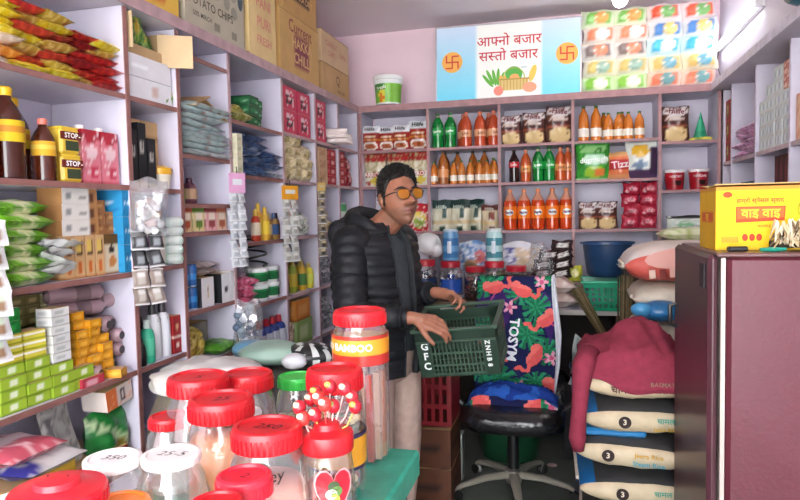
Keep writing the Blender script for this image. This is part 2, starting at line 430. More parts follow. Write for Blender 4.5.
# ---- bay one, top shelf: lying snack packets in columns
def lying(name, w, l, t, a, seed):
    R_ = Matrix.Translation((0, 0, t/2)) @ Matrix.Rotation(PI/2, 4, 'Z') @ Matrix.Rotation(-PI/2, 4, 'X') @ Matrix.Translation((0, 0, -w*.55))
    return lambda: MB().pouch(l, w*1.1, t*1.15, lambda u, v: a(v*2-1, .5+u*.499), n=12, m=14, seed=seed, mtx=R_, wob=.004, crimp=.035, pw=.28).build(name, 'film', cat='snack packet')
SN = {'y': ('yellow', 'd8c01c', 'e8dc60', '9a7a10'), 'r': ('red', 'b0262a', 'd8483a', 'e8c050'), 'o': ('orange', 'd9802c', 'f0b060', 'f4e0c0'),
      'g': ('golden', 'b8983a', 'e0cc80', '7a3a20'), 'w': ('pale', 'dcc8b0', 'f2e6d8', 'd06030'), 'k': ('dark red', '7a1a1e', 'a83034', 'e0b060')}
SP = {k: Proto(lying('snack_packet', .125, .19, .03, art(c[1], ('n', 3, .12, c[2]), ('e', .1, .5, .5, .22, c[3]), ('n', 6, .3, c[2], 5)), i)) for i, (k, c) in enumerate(SN.items())}
cols = [(1.34, 'yoyoy'), (1.455, 'wowyyyy'), (1.565, 'yrgyrgr'), (1.67, 'ygrgkyg'), (1.775, 'grkrkr'), (1.875, 'rrrrgy')]
for ci, (y, seq) in enumerate(cols):
    z = 1.936
    for i, k in enumerate(seq):
        SP[k].put((XL-.115+rj.uniform(-.015, .015), y+rj.uniform(-.012, .012), z), (rj.uniform(-.07, .07), rj.uniform(-.05, .05), FL+rj.uniform(-.2, .2)),
                  f"{SN[k][0]} snack packet, {obot(i, len(seq))} of the {ORDN[ci]} pile on the top left shelf", group='snack packets on the top left shelf')
        z += .0285
# ---- bay one, second shelf: oil bottles, cans, juice
def oil(r, h, cap, oilc, labc, lab2):
    def fn():
        t = thing('oil_bottle', '', 'bottle')
        b = MB(); k = h
        P = [(r*.9, 0, oilc), (r, .02*k, oilc), (r*.97, .1*k, oilc), (r, .13*k, oilc), (r*.96, .2*k, oilc), (r, .24*k, oilc), (r*.96, .32*k, oilc), (r, .36*k, oilc), (r, .62*k, oilc), (r*.9, .7*k, oilc), (r*.6, .8*k, oilc), (r*.36, .86*k, oilc), (r*.34, .9*k, oilc)]
        b.lathe(P, 18).build('bottle_body', 'liquid', t)
        MB().lathe([(r*.4, .9*k, cap), (r*.42, .98*k, cap), (r*.3, k, cap)], 14).build('cap', 'plastic', t)
        l = MB().lathe([(r*1.015, .4*k, labc), (r*1.015, .5*k, lab2), (r*1.015, .57*k, labc), (r*1.015, .63*k, labc)], 18, cap=False); l.build('paper_label', 'paper', t)
        return t
    return fn
OB = Proto(oil(.046, .265, 'e8b818', '4a1c0e', 'd8b820', 'c88428'))
OB.put((XL-.07, 1.50, 1.62), FL, 'large dark mustard oil bottle with yellow cap at the left shelf edge')
OB.put((XL-.07, 1.395, 1.62), FL, 'dark oil bottle cut by the left picture edge')
OB.put((XL-.19, 1.64, 1.62), FL, 'dark oil bottle standing behind the front oil bottles')
Proto(oil(.034, .19, 'd87868', '54210f', 'd8a428', 'e0c050')).put((XL-.055, 1.615, 1.62), FL, 'smaller dark oil bottle with pink cap and yellow label')
def stopcan():
    t = thing('square_canister', '', 'canister')
    MB().box((0, 0, .042), (.078, .07, .084), 'dcb83a', bev=.008).build('tin_body', 'plastic', t)
    MB().box((0, -.036, .058), (.079, .003, .024), '6a1e14').build('band', 'paper', t)
    l = MB(); ltr(l, 'STOP', .022, 'ffffff', (0, -.0385, .058), .02); ltr(l, '-', .022, 'ffffff', (.033, -.0385, .058), .02); l.build('lettering', 'ink', t)
    MB().box((.004, -.0362, .027), (.05, .002, .03), '35402c').build('picture', 'paper', t)
    MB().box((0, 0, .0835), (.074, .066, .006), 'e6c84a', bev=.004).build('lid', 'plastic', t)
    return t
SC_ = Proto(stopcan)
SC_.put((XL-.06, 1.70, 1.62), FL-.1, 'lower yellow square canister with brown lettered band')
SC_.put((XL-.06, 1.695, 1.707), FL-.05, 'upper yellow square canister with brown lettered band')
def juice(c1, c2, c3, c4):
    def fn():
        t = thing('juice_carton', '', 'juice carton')
        MB().pbox(.082, .06, .175, art(c1, ('b', 0, .06, c2), ('b', .82, 1, c2), ('e', .0, .82, .55, .08, c2), ('e', .15, .6, .6, .12, c3), ('e', .25, .22, .45, .13, c4), ('n', 5, .3, c3)), None, None, (10, 14), c2).build('carton_body', 'film', t)
        MB().lathe([(.013, 0, 'f4f2ee'), (.013, .014, 'f4f2ee'), (.01, .016, 'f4f2ee')], 12).build('screw_cap', 'plastic', t, (-.015, .0, .175))
        return t
    return fn
JC = Proto(juice('d87a88', 'b01830', 'e8c8cc', 'c02848'))
JC.put((XL-.06, 1.787, 1.62), FL, 'left red and pink pomegranate juice carton on the second shelf')
JC.put((XL-.06, 1.875, 1.62), FL, 'right red and pink pomegranate juice carton on the second shelf')
Proto(juice('d8d4b0', '7a4a9a', 'f0e050', 'e07820')).put((XL-.17, 1.905, 1.62), FL, 'mixed fruit juice carton with orange and yellow fruit print')
# ---- bay one, third shelf: biscuits, sachets, boxes
GB = Proto(lying('biscuit_packet', .15, .2, .042, art('74b02c', ('b', 0, .12, '5a9420'), ('e', 0, .2, .5, .2, 'd8d8b0'), ('e', -.1, .6, .4, .2, '3a5a20'), ('n', 4, .25, '90c848')), 11))
for i in range(6):
    o = GB.put((XL-.1+rj.uniform(-.01, .01), 1.495+rj.uniform(-.01, .01), 1.316+i*.0405), (0, rj.uniform(-.03, .03), FL+rj.uniform(-.08, .08)), f'bright green biscuit packet, {obot(i, 6)} of the stack beside the brown boxes', group='green biscuit packets')
    o['category'] = 'biscuit packet'
for i in range(3):
    o = GB.put((XL-.1, 1.36, 1.316+i*.0405), (0, 0, FL+rj.uniform(-.1, .1)), f'green biscuit packet at the left picture edge, {obot(i, 3)} one', group='green biscuit packets'); o['category'] = 'biscuit packet'
WS = Proto(lambda: MB().pouch(.10, .15, .014, art('dcdcda', ('e', 0, .5, .6, .18, '8a8078'), ('n', 4, .2, 'f2f2f0')), n=8, m=8, seed=4, mtx=Matrix.Translation((0, 0, .007)) @ Matrix.Rotation(PI/2-.2, 4, 'X') @ Matrix.Translation((0, 0, -.07)), wob=.012).build('white_sachet', 'film', cat='sachet'))
for i in range(7):
    WS.put((XL-.075+rj.uniform(-.012, .012), 1.60+.008*i+rj.uniform(-.02, .02), 1.335+i*.0145), (rj.uniform(-.2, .2), rj.uniform(.1, .5), FL+rj.uniform(-.5, .5)), f'crumpled white sachet in the pile beside the green biscuits, {obot(i, 7)} one', group='white sachets piled beside biscuits')
TB_ = Proto(boxT('tan_box', .04, .09, .135, art('d0a878', ('r', -.7, .7, .55, .92, '4a2a14'), ('r', -.5, .5, .6, .88, 'e0c060'), ('e', 0, .25, .5, .16, 'c86828'), ('b', 0, .05, 'b07030')), n=(8, 14)))
for i in range(4): TB_.put((XL-.075, 1.668+i*.046, 1.316), FL, f'narrow tan box with orange print, {oleft(i, 4)} of four under the white boxes', group='narrow tan boxes')
WB = Proto(boxT('white_brown_box', .16, .09, .05, art('d8d4cc', ('r', .45, 1, 0, 1, 'a87848'), ('r', .55, .85, .2, .8, '5a3018'), ('r', -.8, -.5, .3, .7, '8a8a88'), ('r', -.1, .3, .4, .6, '908c88')), art('a87848'), art('d8d4cc'), (14, 5)))
for i in range(3): WB.put((XL-.075, 1.725, 1.452+i*.0505), FL+.02*i, f'white and brown printed box, {obot(i, 3)} of three stacked', group='white and brown boxes')
BB = Proto(boxT('brown_soap_box', .055, .08, .038, art('a06a3c', ('r', -.6, .6, .3, .7, 'c89858'), ('n', 5, .3, '7a4a28')), n=(6, 4)))
k = 0
for cx in (1.835, 1.893):
    for i in range(3 if cx < 1.86 else 2):
        BB.put((XL-.09, cx, 1.452+i*.0385), FL, f'small brown box {("left", "right")[k//3]} of the blue box, {obot(i, 3)} one in its column' if cx < 1.86 else f'small brown box touching the blue box, {obot(i, 2)} of two', group='small brown boxes'); k += 1
Proto(boxT('coffee_box', .07, .08, .135, art('d8c8a8', ('e', 0, .62, .4, .1, '2a1a14'), ('b', .78, 1, '6a4a1e'), ('e', .1, .3, .5, .14, 'c07838'), ('b', 0, .05, '8a4a20')), n=(8, 14))).put((XL-.075, 1.868, 1.316), FL, 'beige box with coffee bean print beside the blue boxes')
BLB = Proto(boxT('blue_box', .055, .12, .096, art('2a90c4', ('r', -.5, .5, .4, .6, 'd8ecf4'), ('n', 4, .3, '1a78b0')), n=(8, 8)))
for i in range(3): BLB.put((XL-.07, 1.928, 1.316+i*.097), FL, f'bright blue tall box, {obot(i, 3)} of the stack by the upright', group='bright blue boxes')
# ---- bay one, fourth shelf: soaps and wrapped rolls
LG = Proto(boxT('lime_soap_box', .085, .06, .034, art('9ab832', ('r', -.2, .35, .3, .7, 'e0e8c8'), ('b', 0, .12, '6a8a1c'), ('b', .88, 1, '7a9a20')), n=(10, 6)))
for c, (y, nn) in enumerate(((1.43, 5), (1.52, 5), (1.61, 4), (1.698, 3))):
    for i in range(nn-1): LG.put((XL-.05+rj.uniform(-.006, .006), y, .966+i*.0345), FL+rj.uniform(-.05, .05), f'lime green soap box, {obot(i, nn-1)} in the {ORDN[c]} column', group='lime green soap boxes')
YS = Proto(boxT('striped_soap', .075, .055, .026, art('dcd048', ('b', .55, .8, 'f4f4e4'), ('b', 0, .2, 'a8b020')), n=(6, 8)))
for c, y in enumerate((1.43, 1.515)):
    for i in range(3): YS.put((XL-.05, y, 1.105+i*.0265), FL+rj.uniform(-.08, .08), f'yellow and white striped soap, {obot(i, 3)} of the {("far left", "second")[c]} stack', group='striped soaps')
GP = Proto(boxT('green_soap', .07, .055, .036, art('1e8a3a', ('r', -.5, .5, .3, .7, '2aa84a'), ('n', 4, .3, '106a28')), n=(6, 5), mat='film'))
for i in range(2): GP.put((XL-.06, 1.44, 1.185+i*.0365), FL, f'green wrapped soap above the striped soaps, {obot(i, 2)} one', group='green wrapped soaps')
for i in range(4): GP.put((XL-.12, 1.678, 1.07+i*.0365), FL+.1, f'green wrapped soap between white and orange soaps, {obot(i, 4)} one', group='green wrapped soaps')
WSO = Proto(boxT('white_soap', .072, .055, .027, art('dcdcd8', ('r', -.5, .4, .3, .7, 'b8bcb8'), ('b', 0, .15, 'a8aca8')), n=(8, 5)))
for i in range(6): WSO.put((XL-.045, 1.607, 1.072+i*.0275), FL+rj.uniform(-.05, .05), f'white soap bar, {obot(i, 6)} of the white stack', group='white soap bars')
OS = Proto(boxT('orange_soap', .052, .06, .029, art('e09a1c', ('r', -.55, .5, .3, .7, 'f0b848'), ('b', 0, .15, 'b87408'), ('n', 5, .35, 'c07818')), n=(7, 5), mat='film'))
for c, y in enumerate((1.722, 1.777, 1.832)):
    for i in range(7 if c < 2 else 5): OS.put((XL-.075+rj.uniform(-.01, .01), y, .998+i*.0296-(.032 if c else 0)), FL+rj.uniform(-.1, .1), f'orange wrapped soap, {obot(i, 7 if c < 2 else 5)} of the {("left", "middle", "right")[c]} orange column', group='orange wrapped soaps')
Proto(boxT('red_soap_box', .1, .05, .03, art('b83448', ('r', -.6, .5, .2, .8, 'd8a0a8')), n=(8, 5))).put((XL-.035, 1.725, .966), FL, 'flat red and pink box below the orange soaps')
OS.put((XL-.02, 1.84, .966), FL+.3, 'single orange wrapped soap lying loose at the shelf edge')
def roll(n_, r, l, c1, c2):
    return lambda: MB().lathe([(r*.55, -l/2, c2), (r, -l/2+.012, c1), (r*1.02, -l/4, c1), (r*.97, 0, c2), (r*1.02, l/4, c1), (r, l/2-.012, c1), (r*.55, l/2, '2a2224')], 12, mtx=Matrix.Rotation(PI/2, 4, 'X')).build(n_, 'film', cat='roll')
RL = Proto(roll('wrapped_roll', .026, .2, 'a88a90', '7c6468'))
n_ = 0
for row, (z, ys) in enumerate(((.992, (1.745, 1.80, 1.86)), (1.042, (1.90, 1.845, 1.79)), (1.092, (1.90, 1.85, 1.80)), (1.14, (1.83, 1.88)))):
    for y in ys:
        d = .15 if row else .12
        RL.put((XL-d-.02*(n_ % 3), y+.02, z), (0, rj.uniform(-.05, .05), FL+rj.uniform(-.15, .15)), f'mauve film-wrapped roll, {ORDN[n_]} in the heap by the upright', group='mauve wrapped rolls'); n_ += 1
for i, (y, z) in enumerate(((1.80, 1.20), (1.80, 1.252), (1.86, 1.215))):
    o = RL.put((XL-.14, y, z), (0, 0, FL+1.2), f'dark film-wrapped roll lying crosswise on top, {ORDN[i]} one', group='mauve wrapped rolls')
OLB = Proto(boxT('olive_box', .058, .06, .032, art('6a6238', ('r', -.6, .6, .3, .7, 'a89868'), ('b', 0, .15, '4a4226')), n=(6, 5)))
for c, y in enumerate((1.60, 1.66)):
    for i in range(3): OLB.put((XL-.2, y, 1.17+i*.0325), FL, f'small olive box behind the soaps, {obot(i, 3)} of the {("left", "right")[c]} column', group='small olive boxes')
for c, y in enumerate((1.715, 1.755)):
    MB().lathe([(.018, 0, 'b8b488'), (.02, .03, 'c8c49c'), (.018, .032, '8a8660'), (.02, .062, 'c8c49c'), (.018, .064, '8a8660'), (.02, .095, 'c8c49c'), (.01, .1, 'a8a478')], 12).build('soap_tube', 'paper', None, (XL-.19, y, 1.165), label=f'{("left", "right")[c]} cream ribbed tube pack behind the orange soaps', cat='tube pack', group='cream tube packs')
MB().box((0, 0, 0), (.16, .3, .2), '6a5a48').build('display_riser', 'paper', None, (XL-.225, 1.68, 1.066), label='brown cardboard riser behind the soap stacks', cat='riser')
# ---- bay one, bottom shelf
Proto(boxT('red_carton', .3, .2, .075, art('a83c34', ('r', -.8, .8, .3, .6, 'c87060')), None, None, (8, 4), 'b0564a')).put((XL-.12, 1.735, .64), FL, 'flat red carton under the leaning newspapers')
NP = Proto(lambda: MB().pouch(.17, .2, .012, art('c8c8c4', ('r', -.7, -.4, .1, .9, '6a6a6a'), ('r', -.3, .8, .1, .35, '9a9a98'), ('r', -.2, .7, .5, .9, 'a8a8a4'), ('n', 7, .2, '8a8a88')), n=12, m=14, seed=9, wob=.008, crimp=.01).build('newspaper', 'paper', cat='newspaper'))
for i in range(4): NP.put((XL-.06-.028*i, 1.66+.03*i, .716), (-.25-.05*i, 0, FL+.25+.09*i), f'folded newspaper leaning on the red carton, {ORDN[i]} from the front', group='folded newspapers')
Proto(boxT('orange_white_box', .13, .1, .07, art('d8c8c0', ('r', -1, -.15, 0, 1, 'd8703c'), ('e', .25, .5, .18, .36, '3a3434'), ('e', .25, .5, .12, .22, 'd8c8c0'), ('n', 4, .4, 'e09870')), art('e8d8d0'), None, (16, 8), 'd0c0b8')).put((XL-.07, 1.86, .86), (0, -.12, FL), 'orange and white box resting on the green bag')
Proto(lambda: MB().pouch(.2, .2, .09, art('1e7a34', ('d', .5, .66, 'b8d0a0', .3), ('n', 4, .3, '14602a'), ('e', .2, .25, .5, .2, '8a7a30')), n=12, m=14, seed=3, wob=.01).build('green_bag', 'film', cat='bag')).put((XL-.07, 1.855, .642), (-.1, 0, FL), 'crinkled dark green bag with pale lettering on the bottom shelf')
Proto(boxT('yellow_carton', .26, .2, .12, art('c0902c', ('r', -.6, .2, .2, .8, '7a3a18'), ('r', -.5, .1, .3, .7, 'd8a840'), ('b', .85, 1, 'd8b040')), None, None, (10, 8), 'c8a048')).put((XL-.11, 1.50, .64), FL, 'yellow carton on the bottom left shelf under two packets')
Proto(lying('pink_packet', .18, .24, .05, art('c85868', ('n', 3, .2, 'e8b8bc'), ('b', .4, .6, 'f0d8d8')), 15)).put((XL-.09, 1.46, .82), (0, 0, FL), 'pink packet on top of the bottom shelf pile')
Proto(lying('white_packet', .2, .24, .05, art('d8d4d4', ('r', .45, 1, 0, 1, '3a3a8a'), ('n', 4, .25, 'b8b4b8')), 16)).put((XL-.08, 1.52, .765), (0, 0, FL), 'white packet with navy end on the bottom left shelf')
# hanging sachet strips -------------------------------------------------
def strip(rows, colsn, sw, sh, c, c2, c3, header=None, hh=.06, curl=.012):
    def fn():
        t = thing('sachet_strip', '', 'sachet strip')
        W = sw*colsn; z = 0
        if header:
            h_ = MB().box((0, 0, -hh/2), (W, .003, hh), header); h_.add([], [], []); h_.build('header_card', 'paper', t)
            MB().box((0, -.0025, -hh*.45), (W*.6, .001, hh*.3), c3).build('header_print', 'ink', t); z = -hh
        MB().tube([(0, .002, .03), (0, .002, -.005)], .0025, 6, '3a3a3a').build('hook', 'metal', t)
        pm = None
        for r in range(rows):
            for q in range(colsn):
                loc = (-W/2+sw*(q+.5), -.004, z-sh*(r+1)); rot = (-.16-.09*((r*7+q) % 3), .07*math.sin(r*2.3+q*1.9), .2*math.sin(r*1.7+q))
                if pm is None:
                    pm = MB().pouch(sw*.98, sh*1.12, .014, art(c, ('e', 0, .45, .6, .25, c2), ('b', 0, .1, 'f0f0f0'), ('b', .9, 1, 'f0f0f0'), ('r', -.4, .4, .62, .8, c3)), n=6, m=8, seed=2, wob=.003, crimp=.09).build('sachet', 'film', t, loc, rot)
                else: cp(pm, loc, rot, parent=t)
        return t
    return fn
XH = XL+.03
strip(6, 1, .07, .062, 'd4d4d4', '8a6a50', 'b8c8b0')().location = (XH, 1.345, 1.50); bpy.context.view_layer.update()
def lastroot(): return [o for o in COL.objects if o.type == 'EMPTY' and o.parent is None][-1]
o = lastroot(); o.rotation_euler = (0, 0, FL-.35); o['label'] = 'white hanging sachet strip at the far left picture edge'
o = strip(2, 2, .06, .062, '2e2e30', '9aa0a4', '5a5a5c')(); o.location = (XH+.02, 1.95, 1.455); o.rotation_euler = (0, 0, FL-.5); o['label'] = 'black and grey sachet strip hanging under the plastic bag'
o = strip(2, 2, .06, .06, '8a7a70', 'b8b0a8', 'd8d4d0')(); o.location = (XH+.02, 1.95, 1.32); o.rotation_euler = (0, 0, FL-.5); o['label'] = 'brown and silver sachet strip hanging lowest at the brown upright'
o = strip(8, 2, .045, .042, 'c0c4c8', 'a0a6ac', 'd8dade', 'd8a0c4', .09)(); o.location = (XH, 2.63, 1.70); o.rotation_euler = (0, 0, FL-.4); o['label'] = 'silver sachet strip with pink header card hanging on the left shelves'
o = strip(7, 2, .058, .048, 'bcbcb8', '98958e', 'd4d2ca', 'e09a20', .075)(); o.location = (XH, 3.2, 1.665); o.rotation_euler = (0, 0, FL-.4); o['label'] = 'silver sachet strip with orange header card hanging on the left shelves'
o = strip(8, 1, .06, .05, '8a8070', '3a3634', 'c8b890', 'c8a860', .05)(); o.location = (XH, 3.66, 1.70); o.rotation_euler = (0, 0, FL-.5); o['label'] = 'dark and tan sachet strip hanging nearest the man'
# plastic bag of white things hanging at the brown upright
t = thing('hanging_bag', 'clear plastic bag of white pieces hanging at the brown upright', 'bag', (XH+.03, 1.95, 1.635), FL-.5)
b = MB().pouch(.14, .2, .09, lambda u, v: 'ffffff', n=12, m=14, seed=6, wob=.012, crimp=.03); b.build('plastic_film', 'wrap', t, (0, 0, -.195))
b = MB()
for i in range(26):
    a = rj.uniform(0, 6.28); q = rj.uniform(0, .03); zz = rj.uniform(-.18, -.07)
    b.ell((q*1.5*math.cos(a), q*.7*math.sin(a), zz), (.016, .013, .014), rj.choice(['e8e4e0', 'f2f0ee', 'd8d0cc', 'd8c0b8']), 8, 6)
b.build('white_pieces', 'matte', t, kind='stuff')
# ---- bay two
Y2 = 2.098
t = thing('white_carton', 'white flat carton pair supporting the open brown box', 'carton', (XL-.15, Y2, 1.935), FL)
for i in range(2):
    p = MB().pbox(.262, .26, .078, art('dcdce0', ('r', -.85, -.1, .35, .65, 'f4f6fa') if i else ('e', .2, .5, .14, .3, 'c8b0a8')), None, None, (14, 6), 'd8d8dc'); p.build('carton', 'paper', t, (0, 0, .08*i))
t = thing('open_carton', 'open brown carton full of green packets above the white carton', 'carton', (XL-.16, Y2, 2.097), FL)
B = MB(); w, d, h = .25, .24, .12; kc = 'b89a70'
for c, dd in (((0, d/2, h/2), (w, .004, h)), ((0, -d/2, .02), (w, .004, .04)), ((-w/2, 0, h/2), (.004, d, h)), ((w/2, 0, h/2), (.004, d, h)), ((0, 0, .003), (w, d, .004))): B.box(c, dd, kc)
B.build('carton_walls', 'paper', t)
MB().box((.0, 0, .05), (.004, .13, .125), 'c8ac84').build('flap', 'paper', t, (.13, -.165, 0), (0, 0, .5))
MB().box((0, .02, .06), (.004, .055, .125), 'd0b48c').build('flap', 'paper', t, (-.125, -.16, .01), (0, 0, -.12))
gp = Proto(lambda: MB().pouch(.09, .13, .03, art('3a7a34', ('n', 4, .1, '86b04a'), ('e', 0, .5, .4, .2, 'c8b040'), ('n', 7, .3, '1e4a1e')), n=8, m=8, seed=8, wob=.008).build('green_packet', 'film', cat='snack packet'))
for i in range(7): gp.put((XL-.07-.03*(i % 3), 2.03+.022*i, 2.135+.015*(i % 2)), (rj.uniform(-.4, .2), rj.uniform(-.5, .5), FL+rj.uniform(-.4, .4)), f'green snack packet in the open carton, {oleft(i, 7)}', group='green packets in the open carton')
gp.put((XL-.03, 2.228, 1.937), (-.15, .3, FL+.3), 'green snack packet wedged beside the white carton')
BKP = Proto(boxT('black_pack', .045, .04, .225, art('1e1e22', ('r', -.5, .5, .55, .75, 'b8b4ac'), ('r', -.2, .2, .57, .73, '1e1e22'), ('b', 0, .1, 'a88a50')), None, lambda u, v: '2a2a2e', (8, 16), '1e1e22'))
for i, (y, s_) in enumerate(((2.0, .92), (2.05, 1.05), (2.105, .82))): BKP.put((XL-.05, y, 1.616), (0, 0, FL), f'black tall slim pack, {oleft(i, 3)} of three on bay two', scale=(1, 1, s_), group='black tall packs')
CT = Proto(boxT('tan_carton', .1, .1, .13, art('c4a070', ('r', -1, 1, .48, .52, 'a08050'), ('r', -.5, .5, .2, .35, 'a87c4c'), ('n', 3, .4, 'b08a5c')), n=(8, 8)))
k = 0
for z in (1.616, 1.747):
    for y in (2.08, 2.185): CT.put((XL-.145, y, z), FL, f'tan carton behind the black packs, {("lower", "upper")[z > 1.7]} {("left", "right")[y > 2.1]}', group='tan cartons behind the black packs')
t = thing('soap_bowl', 'white tub with yellow lid beside the black packs', 'tub', (XL-.06, 2.19, 1.616))
MB().lathe([(.034, 0, 'e0d8c4'), (.042, .05, 'e8e0d0'), (.043, .055, 'e8e0d0')], 16).build('tub_body', 'plastic', t); MB().lathe([(.045, .055, 'e0a828'), (.045, .08, 'e8b838'), (.02, .09, 'e8b838')], 16).build('lid', 'plastic', t)
# third shelf of bay two
for i, (y, c1, c2, hh) in enumerate(((2.15, 'd8d0c8', 'a05a90', .15), (2.2, 'c8d8c0', '4a8a50', .12))):
    Proto(boxT('soap_carton', .05, .06, hh, art(c1, ('e', 0, .6, .5, .15, c2), ('b', 0, .1, c2)), n=(6, 10))).put((XL-.07, y, 1.321), FL, f'pale soap carton with {("purple", "green")[i]} emblem behind the hanging sachets')
SR = Proto(lambda: MB().lathe([(.008, -.05, 'a8c8b0'), (.02, -.04, 'c8d8d0'), (.021, 0, 'd8e0d8'), (.02, .04, 'c8d8d0'), (.008, .05, 'a8c8b0')], 10, mtx=Matrix.Rotation(PI/2, 4, 'Y')).build('soap_roll', 'film', cat='soap'))
for i in range(5): SR.put((XL-.03, 2.2, 1.342+i*.036), (0, 0, .1*i), f'pale green wrapped soap, {obot(i, 5)} of the column by the lavender upright', group='pale green wrapped soaps')
Proto(boxT('yellow_small_box', .06, .06, .03, art('d8b048', ('r', -.5, .5, .3, .7, 'f0e0b0')))).put((XL-.12, 2.2, 1.50), FL, 'small yellow box on top of the soap cartons')
Proto(boxT('green_small_box', .08, .06, .03, art('2a7a4a', ('r', -.5, .5, .3, .7, '58a878')))).put((XL-.12, 2.15, 1.472), FL, 'small green box on top of the soap cartons')
# fourth shelf of bay two: shampoo bottles
def shampoo(r, h, c, cap, sq=.0, ch=.2, lab=None, lc='888888'):
    def fn():
        t = thing('toiletry_bottle', '', 'bottle')
        q = 1-ch
        MB().lathe([(r*.92, 0, c), (r, .03*h, c), (r*1.02, .3*h, c), (r*.96, .62*h, c), (r*.8, (q-.05)*h, c), (r*.5, q*h, c)], 14, sq=sq).build('bottle_body', 'plastic', t)
        MB().lathe([(r*.5, q*h, cap), (r*.5, (q+.3*ch)*h, cap), (r*.42, h, cap)], 12).build('cap', 'plastic', t)
        if lab: MB().lathe([(r*1.03, .18*h, lc), (r*1.035, .4*h, lc), (r*1.0, .58*h, lc)], 14, cap=False, sq=sq).build('label_print', 'paper', t)
        return t
    return fn
for i, y in enumerate((2.1, 2.16)):
    o = shampoo(.03, .215, 'e4e6ea', '3a3436')(); o.location = (XL-.055, y, .966); o['label'] = f'white shampoo bottle with dark cap, {("left", "right")[i]} of the pair'
    l = MB(); ltr(l, 'CR', .018, '8a8f96', (0, 0, .15), .0, wrap=.031); l.build('lettering', 'ink', o, rot=(0, 0, FL))
o = shampoo(.027, .16, '3ab08a', 'd8e8e0', lab=1, lc='58c09a')(); o.location = (XL-.04, 2.045, .966); o['label'] = 'sea green shampoo bottle left of the white pair'
o = shampoo(.02, .1, '1c1c1e', '2a2a2c')(); o.location = (XL-.03, 1.99, .966); o['label'] = 'small black bottle next to the brown upright'
o = shampoo(.028, .2, '3a2a24', '8a5a40')(); o.location = (XL-.16, 2.14, .966); o['label'] = 'dark brown bottle behind the white shampoo pair'
Proto(boxT('red_tall_box', .05, .05, .15, art('a01e22', ('e', 0, .7, .4, .08, 'd8a878'), ('b', .4, .46, 'e8d0c0'), ('e', 0, .22, .4, .07, 'e8d0c0'), ('b', 0, .06, '7a1014')), n=(8, 16))).put((XL-.05, 2.212, .966), FL, 'tall deep red box by the lavender upright')
# ---- bay three
NW = Proto(lying('white_pouch', .3, .22, .026, art('ccd8d8', ('n', 3, .15, 'a8c0c0'), ('r', -.6, .2, .3, .5, 'e8ecec'), ('n', 6, .32, 'a86a60')), 21))
for i in range(9): o = NW.put((XL-.1+rj.uniform(-.02, .03), 2.448+rj.uniform(-.02, .02), 1.762+i*.0245), (rj.uniform(-.06, .06), rj.uniform(-.02, .08), FL+rj.uniform(-.12, .12)), f'pale printed pouch, {obot(i, 9)} of the thick white pile', group='pale printed pouches'); o['category'] = 'pouch'
t = thing('folded_carton', 'flattened brown carton on top of the pale pouches', 'carton', (XL-.1, 2.45, 2.0), FL)
MB().box((-.06, 0, .012), (.17, .2, .006), 'b8966a').build('panel', 'paper', t, rot=(0, -.35, .2)); MB().box((.08, 0, .0), (.18, .2, .006), 'a08058').build('panel', 'paper', t, rot=(0, .45, -.1))
for i, (y, c, cap, lc, h) in enumerate(((2.33, '3a6a2a', '2a4a1e', '6a9a3a', .1), (2.42, '6a3a4a', '4a2238', 'b89878', .11), (2.29, '7a4a2a', '3a2a1e', 'a87848', .13))):
    o = shampoo(.028, h, c, cap, sq=.2, ch=.18, lab=1, lc=lc)(); o.location = (XL-.08, y, 1.561); o['label'] = ('small green jar on the short shelf', 'small plum coloured jar on the short shelf', 'small brown bottle in the corner of the short shelf')[i]; o['category'] = 'jar'
for i, (y, c, c2) in enumerate(((2.30, 'd0b888', 'a84a2a'), (2.39, 'd8c490', '5a7a2a'), (2.49, 'd8a0a0', '8a3a3a'), (2.575, 'd8b8a0', 'a85a3a'))):
    Proto(boxT('spice_box', .078, .06, .105, art(c, ('e', 0, .3, .6, .22, c2), ('b', .8, 1, c2), ('r', -.6, .6, .5, .75, 'ecdcc8')), n=(8, 10))).put((XL-.05, y, 1.444), FL, f'small {("tan", "olive", "pink", "peach")[i]} spice box on the narrow shelf row')
BC = Proto(lambda: MB().lathe([(.02, 0, 'c8c8cc'), (.0235, .005, '1a5a9c'), (.0235, .03, '3a8acc'), (.0235, .055, '1a5a9c'), (.0235, .088, '123a6a'), (.02, .094, 'b8bcc4')], 14).build('blue_can', 'plastic', cat='can'))
for c, y in enumerate((2.30, 2.352)):
    for i in range(2): BC.put((XL-.045, y, 1.121+i*.095), .5*i, f'blue can, {("lower", "upper")[i]} {("left", "right")[c]} of the four', group='blue cans')
wb = Proto(boxT('white_box', .1, .11, .125, art('e0dcdc', ('e', .05, .5, .1, .28, 'b89a48'), ('r', -.02, .12, .55, .65, '2a2a2a'), ('r', .9, 1, 0, 1, '2a2a2e')), art('2a2a2e'), None, (12, 12), 'e0dcdc'))
wb.put((XL-.07, 2.43, 1.121), FL, 'larger white box with gold mark right of the blue cans')
Proto(boxT('white_black_box', .07, .11, .13, art('e4e4e6', ('r', -.2, .4, .4, .6, '2a2a2c')), art('202024'), None, (10, 10), 'dcdcde')).put((XL-.06, 2.56, 1.121), FL, 'slim white box with a black square by the upright')
Proto(boxT('white_slim_box', .035, .11, .135, art('e8e8ea'), None, None, (4, 4), 'dcdcde')).put((XL-.06, 2.62, 1.121), FL, 'slim blank white box against the upright')
pk = Proto(lying('silver_packet', .2, .2, .03, art('b8a8a4', ('n', 4, .1, '7a5a50'), ('n', 6, .3, 'e0dcdc')), 31))
for i in range(2): pk.put((XL-.12, 2.44+.03*i, 1.252+i*.026), (0, 0, FL+.3*i), f'silver and brown packet lying on the white boxes, {obot(i, 2)} one', group='silver brown packets')
